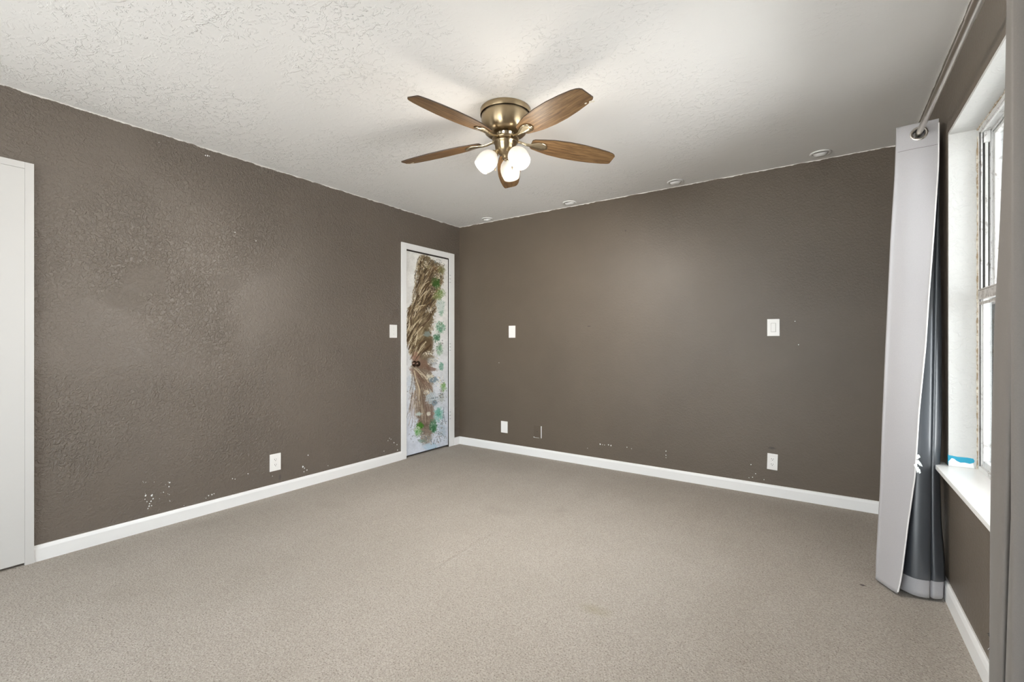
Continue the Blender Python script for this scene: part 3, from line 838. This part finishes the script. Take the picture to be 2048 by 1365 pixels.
w3 = bpy.data.objects.new('added_window_left', None); C.objects.link(w3); struct(w3)  # added left window, out of view, brightens the right side of the room
w3.location = (XL, (LY0 + LY1) / 2, 0)
hl = (LY1 - LY0) / 2
mb = MB()
for a, b in ((-hl, -hl + .05), (hl - .05, hl), (-.025, .025)):
    mb.box((-0.12, a, LZ0), (-0.06, b, LZ1))
mb.box((-0.12, -hl, LZ0), (-0.06, hl, LZ0 + .05)); mb.box((-0.12, -hl, LZ1 - .05), (-0.06, hl, LZ1))
mb.build('window_frame', m_alu_l, w3)
mb = MB(); mb.box((-0.092, -hl + .05, LZ0 + .05), (-0.089, -.025, LZ1 - .05)); mb.box((-0.092, .025, LZ0 + .05), (-0.089, hl - .05, LZ1 - .05))
mb.build('glass_pane', m_glass, w3)

# ------------------------------------------------------------------ curtains
ROD_X, ROD_Z, ROD_R = 0.358, 2.118, 0.0125
TOPZ = 2.17


def catmull(P, n):
    out = []
    m = len(P)
    for i in range(m - 1):
        p0 = P[max(i - 1, 0)]; p1 = P[i]; p2 = P[i + 1]; p3 = P[min(i + 2, m - 1)]
        for k in range(n):
            t = k / n
            out.append(0.5 * ((2 * p1) + (p2 - p0) * t + (2 * p0 - 5 * p1 + 4 * p2 - p3) * t * t + (3 * p1 - p0 - 3 * p2 + p3) * t ** 3))
    out.append(P[-1])
    return out


def curtain_mesh(name, sect, zs, m, parent, off, sub=8, hole=None, z_from=None, thick=0.0015):
    """sect(z) -> plan points; a sheet lofted through them, thickened"""
    rowsP = []
    for z in zs:
        if z_from is not None and z < z_from: z = z_from
        pl = catmull([np.array(q, float) for q in sect(z)], sub)
        pl = np.array(pl)
        tg = np.gradient(pl, axis=0); tg /= (np.linalg.norm(tg, axis=1)[:, None] + 1e-9)
        nr = np.stack([-tg[:, 1], tg[:, 0]], 1)
        pl = pl + nr * off
        rowsP.append([(q[0], q[1], z) for q in pl])
    nc = len(rowsP[0])
    v = [q for r in rowsP for q in r]
    f = []
    for i in range(len(zs) - 1):
        for j in range(nc - 1):
            if z_from is not None and rowsP[i][0][2] == rowsP[i + 1][0][2]: continue
            if hole:
                c = [(v[i * nc + j][k] + v[(i + 1) * nc + j + 1][k]) / 2 for k in range(3)]
                if math.hypot(c[0] - hole[0], c[2] - hole[2]) < hole[3] and abs(c[1] - hole[1]) < 0.05: continue
            f.append((i * nc + j, i * nc + j + 1, (i + 1) * nc + j + 1, (i + 1) * nc + j))
    me = bpy.data.meshes.new(name); me.from_pydata(v, [], f); me.materials.append(m)
    me.polygons.foreach_set('use_smooth', [True] * len(me.polygons))
    o = bpy.data.objects.new(name, me); C.objects.link(o); o.parent = parent
    sd = o.modifiers.new('thickness', 'SOLIDIFY'); sd.thickness = thick; sd.offset = 0
    return o


def itp(z, tab):
    zs_ = [a for a, _ in tab]; vs_ = [b for _, b in tab]
    return float(np.interp(z, zs_, vs_))


E_PX = [(0.0, 1794), (0.09, 1803), (0.325, 1816), (0.54, 1830), (0.834, 1838), (1.127, 1851), (1.364, 1858), (1.66, 1868), (1.95, 1877), (2.17, 1878)]
L_PX = [(0.0, 1752), (0.10, 1753), (0.45, 1761), (0.75, 1765), (1.14, 1772), (1.65, 1782), (1.95, 1790), (2.17, 1793.5)]
R_PX = [(0.0, 1884), (0.12, 1888), (0.33, 1880), (0.57, 1877), (0.75, 1881), (1.2, 1885), (1.8, 1886), (2.17, 1885)]
M_PX = [(0.0, 1858), (0.7, 1860), (1.4, 1866), (1.9, 1872), (2.17, 1876)]


def far_sect(z):
    f = z / TOPZ
    yE = 2.672 + 0.15 * f; yL = 2.775 + 0.055 * f
    e, l, r, m_ = itp(z, E_PX), itp(z, L_PX), itp(z, R_PX), itp(z, M_PX)
    P = []

    def pt(px, y):
        P.append((min(x_at(px, y), 0.43), y))
    pt(e, yE); pt(e + (l - e) * .3, yE + (yL - yE) * .3 - 0.006 * (1 - f)); pt(e + (l - e) * .62, yE + (yL - yE) * .62 - 0.004); pt(e + (l - e) * .9, yE + (yL - yE) * .9)
    pt(l, yL)
    pt(l + 3, yL + 0.02)
    yM = 2.712 + 0.16 * f; yR = 2.735 + 0.16 * f
    pt(l + (m_ - l) * .35, yL * .45 + (yM) * .55 + 0.012)
    pt(l + (m_ - l) * .7, yM - 0.012 + .01 * f)
    pt(m_ - 2, yM - 0.008 + .006 * f)
    pt(m_ + 0.5, yM + 0.012)
    pt(m_ + (r - m_) * .35, yM - 0.001)
    pt(m_ + (r - m_) * .8, yR - 0.012)
    pt(r, yR + 0.003)
    P.append((P[-1][0] - 0.012, P[-1][1] + 0.028))
    P.append((P[4][0] + 0.055, yR + 0.055)); P.append((P[4][0] + 0.02, yR + 0.07)); P.append((P[4][0] + 0.03, yR + 0.09)); P.append((0.40, yR + 0.10)); P.append((0.415, yR + 0.115))
    P.append((P[4][0] + 0.03, yR + 0.145))
    return P


cur = thing('curtain', 'pale grey curtain bunched in the far corner beside the window, dark lining turned out', 'curtain', (0, 0, 0), group='curtains on the nickel rod')
zs = sorted(set([0.012, 0.03, 0.06, 0.09, 0.092] + list(np.linspace(0.12, 2.05, 60)) + list(np.linspace(2.06, TOPZ, 16))))
ring_y = 2.672 + 0.15 * (2.115 / TOPZ) + 0.003
ring_x = ROD_X
curtain_mesh('face_fabric', far_sect, zs, m_curtain, cur, 0.0, 10, (ring_x, ring_y + .01, ROD_Z, 0.023))
curtain_mesh('lining', far_sect, zs, m_lining, cur, -0.0035, 10, (ring_x, ring_y + .01, ROD_Z, 0.025), z_from=0.088)
# white edging along the free edge
q = []
for z in np.linspace(0.02, 2.15, 50):
    e = far_sect(z)[0]; q.append((e[0], e[1], z))
mb = MB(); mb.tube(q, 0.0028, 8); mb.build('edge_trim', m_trim_c, cur)
# header stitching
mb = MB()
sc_ = catmull([np.array(a, float) for a in far_sect(2.05)[:5]], 8)
mb.tube([(a[0] - 0.0, a[1] - 0.001, 2.05) for a in sc_], 0.0009, 5)
mb.build('header_stitching', m_curtain_n, cur)
# grommet ring, lying in the sheet of the front pleat
s_a, s_b = far_sect(2.115)[0], far_sect(2.115)[4]
ang = math.atan2(s_b[1] - s_a[1], s_b[0] - s_a[0])
ring_y = s_a[1] + (s_b[1] - s_a[1]) * (ring_x - s_a[0]) / (s_b[0] - s_a[0]) - 0.003
Mg = Matrix.Translation((ring_x, ring_y, ROD_Z)) @ Matrix.Rotation(ang, 4, 'Z') @ Matrix.Rotation(PI / 2, 4, 'X')
mb = MB()
prof = [(0.0275 + 0.0055 * math.cos(a), 0.0035 * math.sin(a)) for a in np.linspace(0, 2 * PI, 13)]
mb.lathe(prof, 40, Mg)
g = mb.build('grommet', m_nickel, cur)
# torn white edging
rnd = random.Random(2)
mb = MB()
Xf = Matrix(((RT.x, 0, -FW.x, 0), (RT.y, 0, -FW.y, 0), (0, 1, 0, 0), (0, 0, 0, 1)))     # outline plane faces the room
for cz, flaps in ((0.628, [(-.004, .012), (.003, .016), (.009, .010), (.014, .001), (.008, -.002), (.004, -.010), (-.003, -.006)]),
                  (0.605, [(-.008, .010), (.004, .014), (.010, .008), (.018, -.001), (.026, -.012), (.030, -.020), (.020, -.016), (.011, -.012), (.006, -.004), (-.002, -.012), (-.005, -.002)]),
                  (0.578, [(-.006, .014), (.001, .012), (.004, .016), (.007, .006), (.012, .009), (.010, .002), (.015, -.002), (.016, -.018), (.009, -.022), (.004, -.014), (-.001, -.018), (-.003, -.004)]),
                  (0.592, [(-.012, .004), (-.004, .008), (.003, .004), (.002, -.006), (-.005, -.003), (-.009, -.008)])):
    e = far_sect(cz)[0]
    c0 = Vector((e[0], e[1], cz)) - FW * 0.004
    mb.prism(flaps, 0.0, 0.0015, Matrix.Translation(c0) @ Xf @ Matrix.Rotation(rnd.uniform(-.25, .25), 4, 'X'))
tq = mb.build('torn_edging', m_smear, cur); tq['label'] = 'ragged white torn edging'

# near curtain
N_PX = [(0.0, 1975.5), (0.32, 1979), (0.69, 1981), (0.93, 1984), (1.2, 1989.5), (1.43, 2000), (1.74, 2010.5), (1.98, 2014), (2.17, 2016)]
K_PX = [(0.0, 2010), (0.32, 2017), (0.69, 2028), (0.93, 2036), (1.2, 2046), (1.5, 2056), (2.17, 2060)]


def near_sect(z):
    e, c = itp(z, N_PX), itp(z, K_PX)
    P = []

    def pt(px, y):
        P.append((x_at(px, y), y))
    P.append((x_at(e + 6, 1.60) + 0.035, 1.668)); P.append((x_at(e + 3, 1.62) + 0.014, 1.64))
    pt(e, 1.598); pt(e + (c - e) * .30, 1.548); pt(e + (c - e) * .64, 1.525); pt(c - 5, 1.535); pt(c + 1.0, 1.56); pt(c + 2.5, 1.50)
    x0 = P[-1][0]
    P.append((x0 - 0.012, 1.445)); P.append((x0 - 0.03, 1.405)); P.append((x0 - 0.02, 1.36)); P.append((0.395, 1.33))
    y = 1.29
    k = 0
    while y > 0.80:
        P.append((0.30 if k % 2 == 0 else 0.40, y)); y -= 0.05; k += 1
    return P


cur2 = thing('curtain', 'shade-darkened grey curtain hanging nearest the camera at the right edge, hiding half the window', 'curtain', (0, 0, 0), group='curtains on the nickel rod')
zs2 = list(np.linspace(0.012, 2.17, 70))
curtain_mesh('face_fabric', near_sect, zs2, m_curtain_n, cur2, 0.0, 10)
curtain_mesh('lining', near_sect, zs2, m_lining, cur2, 0.0035, 10, z_from=0.088)
for o in list(cur2.children):
    pass
mb = MB()
for k in range(9):     # frayed tuft low on its edge
    z = rnd.uniform(0.395, 0.425)
    e = near_sect(z)[2]
    d = (-RT * rnd.uniform(.4, 1.0) + Vector((0, 0, rnd.uniform(-.7, .7)))).normalized(); sd_ = d.cross(FW).normalized(); w = rnd.uniform(.001, .0025)
    b0 = Vector((e[0], e[1], z)) + RT * 0.002 - FW * 0.003
    tip = b0 + d * rnd.uniform(.005, .013); n = FW * -0.001
    mb.add([b0 + sd_ * w, b0 - sd_ * w, tip - sd_ * w * .3, tip + sd_ * w * .3, b0 + sd_ * w + n, b0 - sd_ * w + n, tip - sd_ * w * .3 + n, tip + sd_ * w * .3 + n], [(0, 1, 2, 3), (7, 6, 5, 4), (0, 4, 5, 1), (1, 5, 6, 2), (2, 6, 7, 3), (3, 7, 4, 0)])
mb.build('frayed_tuft', m_lining, cur2)

# rod with brackets
rod = thing('curtain_rod', 'brushed nickel curtain rod running above the window', 'curtain rod', (ROD_X, 0.70, ROD_Z))
mb = MB(); mb.tube([(0, 0, 0), (0, 2.32, 0)], ROD_R, 24); mb.build('pole', m_rod, rod)
mb = MB(); mb.tube([(0, -0.6 + 0.6, 0), (0, 1.2, 0)], ROD_R + 0.0018, 24); mb.build('telescoping_sleeve', m_rod, rod)
mb = MB(); mb.lathe([(0.0, -0.03), (0.016, -0.026), (0.021, -0.012), (0.016, 0.0), (0.012, 0.002)], 20, Matrix.Translation((0, 2.33, 0)) @ Matrix.Rotation(PI / 2, 4, 'X')); mb.build('finial', m_rod, rod)
for y in (0.04, 2.275):
    mb = MB()
    mb.box((XR - ROD_X - 0.004, y - 0.012, -0.04), (XR - ROD_X - 0.0002, y + 0.012, 0.04)); mb.tube([(XR - ROD_X - 0.003, y, -0.02), (0.02, y, -0.02), (0.0, y, -0.016)], 0.005, 10)
    mb.lathe([(0.0142, -0.006), (0.017, -0.006), (0.017, 0.006), (0.0142, 0.006)], 20, Matrix.Translation((0, y, 0)) @ Matrix.Rotation(PI / 2, 4, 'X'))
    mb.build('bracket', m_bronze, rod)

# ------------------------------------------------------------------ ceiling fan
fc_ = FW * 2.54 + RT * (-0.036)
fan = thing('ceiling_fan', 'brass flush-mount ceiling fan with five wooden blades and three lit glass shades', 'ceiling fan', (fc_.x, fc_.y, H))
mb = MB()
mb.lathe([(0.0, -0.0005), (0.138, -0.0005), (0.141, -0.003), (0.1415, -0.024), (0.140, -0.031)], 72)
mb.build('ceiling_canopy', m_brass, fan)
mb = MB()
mb.lathe([(0.132, -0.028), (0.1345, -0.033), (0.1345, -0.055), (0.132, -0.080), (0.126, -0.104), (0.117, -0.122), (0.108, -0.130), (0.098, -0.133), (0.052, -0.134)], 72)
mb.build('motor_housing', m_brass, fan)
mb = MB()
mb.lathe([(0.056, -0.118), (0.057, -0.124), (0.053, -0.127), (0.0535, -0.133), (0.050, -0.136), (0.0495, -0.152), (0.046, -0.156)], 48)
mb.build('neck', m_brass_b, fan)
mb = MB()
mb.lathe([(0.046, -0.153), (0.068, -0.156), (0.074, -0.161), (0.074, -0.167), (0.066, -0.172), (0.05, -0.178)], 48)
mb.build('blade_hub', m_brass, fan)
mb = MB()
mb.lathe([(0.05, -0.176), (0.066, -0.179), (0.067, -0.184), (0.060, -0.188), (0.059, -0.205), (0.052, -0.228), (0.040, -0.243), (0.026, -0.25), (0.016, -0.254), (0.015, -0.262), (0.009, -0.27), (0.0, -0.272)], 48)
lk = mb.build('light_fitter', m_brass, fan)

# blade outline: x along the blade, y across
RB0, RB1 = 0.150, 0.660


def blade_outline():
    top = [(RB0, 0.030), (RB0 + 0.012, 0.040), (RB0 + 0.06, 0.053), (0.27, 0.066), (0.36, 0.0735), (0.45, 0.0735), (0.54, 0.066), (0.61, 0.056), (RB1 - 0.010, 0.046), (RB1 - 0.002, 0.041)]
    bot = [(RB1, 0.036), (RB1, -0.030), (RB1 - 0.008, -0.040), (RB1 - 0.022, -0.048), (0.61, -0.056), (0.54, -0.066), (0.45, -0.0735), (0.36, -0.0735), (0.27, -0.066), (RB0 + 0.06, -0.053), (RB0 + 0.012, -0.040), (RB0, -0.030)]
    return top + bot


def make_blade():
    droop = math.atan2(0.032, RB1 - RB0)
    pitch = math.radians(-12.5)
    Mb = Matrix.Translation((RB0, 0, -0.170)) @ Matrix.Rotation(droop, 4, 'Y') @ Matrix.Rotation(pitch, 4, 'X') @ Matrix.Translation((-RB0, 0, 0))
    ol = blade_outline(); n = len(ol)
    mb = MB()
    a = [Mb @ Vector((x, y, -0.003)) for x, y in ol]; b = [Mb @ Vector((x, y, 0.003)) for x, y in ol]
    mb.add(a + b, [list(range(n))[::-1], list(range(n, 2 * n))])
    mb.add(a + b, [(i, (i + 1) % n, n + (i + 1) % n, n + i) for i in range(n)], mi=1)
    bl = mb.build('blade', [m_wood, m_blade_edge], fan)
    # the iron: curved arm from the hub that flares into a leaf under the blade
    mb = MB()
    cen = [(0.055, -0.170, 0.013), (0.085, -0.172, 0.012), (0.115, -0.180, 0.011), (0.14, -0.182, 0.013), (0.16, -0.181, 0.022), (0.185, -0.1815, 0.031), (0.21, -0.183, 0.033), (0.232, -0.185, 0.026), (0.244, -0.186, 0.012)]
    secs = []
    for i, (x, z, w) in enumerate(cen):
        tilt = math.tan(pitch) * (0 if x < 0.13 else min((x - 0.13) / 0.04, 1))
        th = 0.006 if x < 0.15 else 0.004
        row = []
        for k in range(10):
            a = 2 * PI * k / 10
            yy_ = w * math.cos(a)
            row.append(Vector((x, yy_, z + 0.003 + th * math.sin(a) - (0.004 if x > .15 else 0) * (1 - abs(math.cos(a))) + yy_ * tilt)))
        secs.append(row)
    v = [q for r in secs for q in r]; f = []
    for i in range(len(secs) - 1):
        for k in range(10):
            f.append((i * 10 + k, i * 10 + (k + 1) % 10, (i + 1) * 10 + (k + 1) % 10, (i + 1) * 10 + k))
    mb.add(v, f + [list(range(10)), list(range(len(v) - 10, len(v)))], True)
    mb.build('blade_iron', m_brass_b, bl)
    return bl


F_ANG = math.pi / 2 + YAW
b0 = make_blade()
for k in range(5):
    bl = b0 if k == 0 else copy_tree(b0, fan)
    bl.rotation_euler = (0, 0, F_ANG - math.radians(2.5 + 72 * k))
    if k in (2, 4):
        pass
# chips in the tips of two blades
for k, (x, y, w) in ((2, (RB1 - 0.028, 0.049, 1)), (4, (RB1 - 0.012, -0.03, 1))):
    mb = MB(); rr = random.Random(k)
    for j in range(5):
        cx_, cy_ = x + rr.uniform(-.03, .012), y + rr.uniform(-.006, .008)
        s_ = 0.0045
        zz = -0.170 - 0.0622 * (cx_ - RB0) - math.tan(math.radians(12.5)) * cy_ - 0.0045
        mb.box((cx_ - s_ * 1.4, cy_ - s_ * .6, zz), (cx_ + s_, cy_ + s_ * .6, zz + 0.002))
    bl = [o for o in fan.children if o.name.startswith('blade') and not o.name.startswith('blade_hub')][k]
    c_ = mb.build('chipped_edge', m_chip, bl)

PHI = (-104, 137, 14)


def make_lamp():
    """arm and shade built pointing along +x, tilted down"""
    tilt = math.radians(43)
    ax = Vector((math.sin(tilt), 0, -math.cos(tilt)))
    nk = Vector((0.052, 0, -0.238))
    Ms = Matrix.Translation(nk) @ Matrix.Rotation(PI - tilt, 4, 'Y')
    mb = MB()
    mb.tube([Vector((0.03, 0, -0.215)), Vector((0.042, 0, -0.225)), nk, nk + ax * 0.012], [0.010, 0.011, 0.012, 0.013], 16)
    mb.lathe([(0.012, 0.004), (0.021, 0.008), (0.025, 0.016), (0.0255, 0.026), (0.023, 0.027), (0.0, 0.012)], 32, Ms)
    arm = mb.build('lamp_arm', m_brass_b, fan)
    mb = MB()
    outer = [(0.020, 0.012), (0.024, 0.016), (0.036, 0.026), (0.047, 0.040), (0.0545, 0.060), (0.0565, 0.080), (0.054, 0.100), (0.049, 0.118), (0.0455, 0.128)]
    inner = [(r - 0.003, s) for r, s in reversed(outer)]
    mb.lathe(outer + inner, 48, Ms)
    sh = mb.build('glass_shade', m_shade, arm)
    mb = MB()
    prof = [(0.0, 0.088), (0.012, 0.086), (0.02, 0.078), (0.0235, 0.066), (0.021, 0.052), (0.014, 0.040), (0.011, 0.026), (0.0, 0.024)]
    mb.lathe(prof, 24, Ms)
    bu = mb.build('bulb', m_bulb, arm)
    return arm, nk + ax * 0.098, ax


arm0, lp, ax0 = make_lamp()
for k, ph in enumerate(PHI):
    a = arm0 if k == 0 else copy_tree(arm0, fan)
    az = F_ANG - math.radians(ph)
    a.rotation_euler = (0, 0, az)
    ld = bpy.data.lights.new('fan_lamp_light', 'POINT'); ld.energy = LAMP_W; ld.color = (1.0, 0.90, 0.77); ld.shadow_soft_size = 0.045
    lo = bpy.data.objects.new('fan_lamp_light', ld); C.objects.link(lo); lo.parent = fan
    lo.location = Matrix.Rotation(az, 4, 'Z') @ (lp + ax0 * 0.05)
    # the bell of the shade throws most of the light out of its mouth
    sd = bpy.data.lights.new('fan_shade_beam', 'SPOT'); sd.energy = BEAM_W; sd.color = (1.0, 0.95, 0.88); sd.shadow_soft_size = 0.045
    sd.spot_size = math.radians(134); sd.spot_blend = 1.0
    so = bpy.data.objects.new('fan_shade_beam', sd); C.objects.link(so); so.parent = fan
    so.location = lo.location
    so.rotation_euler = (Matrix.Rotation(az, 3, 'Z') @ ax0).to_track_quat('-Z', 'Y').to_euler()
for ang_, ln in ((math.radians(100), 0.13), (math.radians(-40), 0.10)):
    x_, y_ = 0.058 * math.cos(F_ANG + ang_), 0.058 * math.sin(F_ANG + ang_)
    mb = MB()
    k = int(ln / 0.005)
    for i in range(k):
        z_ = -0.205 - i * 0.005
        mb.lathe([(0.0, 0.0016), (0.0012, 0.0011), (0.0016, 0), (0.0012, -0.0011), (0.0, -0.0016)], 6, Matrix.Translation((x_, y_, z_)))
    mb.lathe([(0.0, 0.012), (0.003, 0.009), (0.0045, 0.002), (0.004, -0.005), (0.0, -0.008)], 12, Matrix.Translation((x_, y_, -0.205 - ln)))
    mb.build('pull_chain', m_chain, fan)

# ------------------------------------------------------------------ recessed ceiling lights
m_rec = mat('recessed_light_white', (0.78, 0.775, 0.76), 0.5)
m_lens = mat('unlit_lens', (0.62, 0.62, 0.6), 0.3)
labs = ['unlit round recessed light in the ceiling, nearest the painted door',
        'unlit round recessed light in the ceiling, second from the painted door',
        'unlit round recessed light in the ceiling, third from the painted door',
        'unlit round recessed light in the ceiling, nearest the window curtain']
first = None
for k, (px, py) in enumerate(((975, 438), (1139, 405.5), (1351, 363.5), (1641, 306.5))):
    g = on_level(px, py, H)
    if first is None:
        first = thing('recessed_light', labs[0], 'ceiling light', (g.x, g.y, H), 0, 'recessed lights along the back wall')
        mb = MB(); mb.lathe([(0.064, -0.0003), (0.0645, -0.004), (0.060, -0.0075), (0.052, -0.0085), (0.047, -0.006), (0.045, -0.0003)], 40)
        mb.build('trim_ring', m_rec, first)
        mb = MB()
        prof = [(0.043 * math.cos(a), -0.026 * math.sin(a)) for a in np.linspace(0.02, 1.1, 9)]
        mb.lathe(prof + [(0.017, -0.016), (0.0, -0.015)], 36, Matrix.Rotation(math.radians(14), 4, 'X'))
        eye = mb.build('gimbal', m_rec, first)
        mb = MB(); mb.lathe([(0.0165, -0.0175), (0.0, -0.0165)], 24, Matrix.Rotation(math.radians(14), 4, 'X'))
        mb.build('lens', m_lens, eye)
    else:
        o = copy_tree(first); o.location = (g.x, g.y, H); o['label'] = labs[k]


# ------------------------------------------------------------------ plates on the walls
def plate_frame(loc, wall):
    """local x = to the right on the wall, y = out of the wall, z up -> rotation for the thing"""
    return {'left': PI / 2, 'back': PI}[wall]


def plate(name, label, cat, loc, wall, w, h, kind, group=None, tilt=0.0, m=None):
    # built facing -y, i.e. the plate lies in the xz plane and sticks out toward -y
    rz = PI / 2 if wall == 'left' else 0.0
    o = thing(name, label, cat, loc, rz, group)
    if tilt: o.rotation_euler = (0, tilt, rz)
    m = m or m_plate
    mb = MB(); mb.box((-w / 2, -0.006, -h / 2), (w / 2, -0.0002, h / 2)); mb.build('cover_plate', m, o, bevel=0.002)
    if kind == 'toggle':
        mb = MB(); mb.box((-0.0055, -0.0075, -0.0125), (0.0055, -0.0058, 0.0125)); mb.build('switch_slot', m, o)
        mb = MB(); mb.box((-0.004, -0.018, 0.000), (0.004, -0.006, 0.0075), M=Matrix.Rotation(-0.35, 4, 'X')); mb.build('toggle', m_plate, o, bevel=0.001)
        sp = (-0.03, 0.03)
    elif kind == 'rocker':
        mb = MB(); mb.box((-0.017, -0.0072, -0.034), (0.017, -0.0055, 0.034)); fr_ = mb.build('rocker_frame', m, o, bevel=0.0008)
        mb = MB(); v = [(-0.0145, -0.0073, -0.031), (0.0145, -0.0073, -0.031), (0.0145, -0.0073, 0.031), (-0.0145, -0.0073, 0.031), (-0.0145, -0.0115, -0.031), (0.0145, -0.0115, -0.031), (0.0145, -0.0082, 0.031), (-0.0145, -0.0082, 0.031)]
        mb.add(v, [(0, 3, 2, 1), (4, 5, 6, 7), (0, 1, 5, 4), (1, 2, 6, 5), (2, 3, 7, 6), (3, 0, 4, 7)]); mb.build('rocker', m, o, bevel=0.0006)
        mb = MB(); mb.box((-0.0162, -0.0074, -0.0325), (0.0162, -0.0066, 0.0325)); mb.build('rocker_gap', mat('rocker_gap_grey', (0.4, 0.39, 0.37), 0.7), o)
        sp = ()
    elif kind == 'outlet':
        for s in (-1, 1):
            mb = MB()
            ol = []
            for k in range(20):
                a = 2 * PI * k / 20
                ol.append((0.0165 * math.cos(a), max(-0.0135, min(0.0135, 0.0172 * math.sin(a)))))
            mb.prism(ol, 0.0055, 0.0078, Matrix.Translation((0, 0, s * 0.0195)) @ Matrix.Rotation(PI / 2, 4, 'X'))
            r_ = mb.build('receptacle', m, o)
            mb = MB()
            z = s * 0.0195
            mb.box((-0.0075, -0.0083, z - 0.001), (-0.0052, -0.0076, z + 0.0075)); mb.box((0.0052, -0.0083, z), (0.0075, -0.0076, z + 0.0068))
            mb.lathe([(0.0, 0.0083), (0.0026, 0.0083), (0.0026, 0.0076)], 12, Matrix.Translation((0, 0, z - 0.0065)) @ Matrix.Rotation(PI / 2, 4, 'X'))
            mb.build('slots', m_slot, r_)
        sp = (0.0,)
    elif kind == 'jack':
        mb = MB(); mb.lathe([(0.0, 0.011), (0.0035, 0.011), (0.0045, 0.0055)], 16, Matrix.Rotation(PI / 2, 4, 'X')); mb.build('jack', m_slot, o)
        sp = (-0.04, 0.04)
    else:
        sp = (-0.042, 0.042)
    for z in sp:
        mb = MB(); mb.lathe([(0.0, 0.0072), (0.0025, 0.0070), (0.003, 0.0058)], 12, Matrix.Translation((0, 0, z)) @ Matrix.Rotation(PI / 2, 4, 'X'))
        mb.build('screw', m_screw if kind == 'toggle' else m, o)
    return o


def span_l(px0, px1, py0, py1):
    a, b = on_left(px0, (py0 + py1) / 2), on_left(px1, (py0 + py1) / 2)
    c = (a + b) / 2; tmid = c.x / ray((px0 + px1) / 2).x
    return c, abs(b.y - a.y), (py1 - py0) / FPX * tmid


def span_b(px0, px1, py0, py1):
    a, b = on_back(px0, (py0 + py1) / 2), on_back(px1, (py0 + py1) / 2)
    c = (a + b) / 2; tmid = c.y / ray((px0 + px1) / 2).y
    return c, abs(b.x - a.x), (py1 - py0) / FPX * tmid


c, w, h = span_l(779, 793.5, 650, 676)
plate('light_switch', 'white toggle light switch on the left wall beside the painted door', 'light switch', c, 'left', w, h, 'toggle')
c, w, h = span_l(539, 561, 908, 942)
plate('outlet', 'white duplex outlet low on the left wall', 'outlet', c, 'left', w, h, 'outlet', 'duplex outlets')
c, w, h = span_b(1018, 1031, 652, 676)
plate('blank_plate', 'white blank wall plate at switch height on the back wall near the door', 'wall plate', c, 'back', w, h, 'blank', 'blank white plates')
c, w, h = span_b(1002.5, 1015.5, 843, 866)
plate('blank_plate', 'white blank wall plate low on the back wall above the baseboard near the corner', 'wall plate', c, 'back', w, h, 'blank', 'blank white plates')
c, w, h = span_b(1068, 1082.5, 851, 876)
pp = plate('painted_plate', 'wall plate painted dark taupe with a chipped white edge, low on the back wall', 'wall plate', c, 'back', w, h, 'jack', None, 0.0, m_painted_plate)
mb = MB(); mb.box((w / 2 - 0.0005, -0.0066, -h / 2), (w / 2 + 0.0045, -0.0002, h / 2 - 0.006)); mb.box((-w / 2 - 0.001, -0.0068, -h / 2 - 0.001), (-w / 2 + 0.008, -0.0058, -h / 2 + 0.007)); mb.box((-w / 2 + 0.01, -0.0068, -h / 2 - 0.001), (w / 2 - 0.02, -0.006, -h / 2 + 0.0015))
mb.build('chipped_edge', m_smear, pp)
c, w, h = span_b(1534.5, 1559.5, 638.5, 672.5)
plate('light_switch', 'wide white rocker switch plate on the back wall near the curtain', 'light switch', c, 'back', w, h, 'rocker')
c, w, h = span_b(1534.5, 1555.5, 908, 940)
plate('outlet', 'white duplex outlet with chipped paint around it, low on the back wall near the curtain', 'outlet', c, 'back', w, h, 'outlet', 'duplex outlets', 0.03)
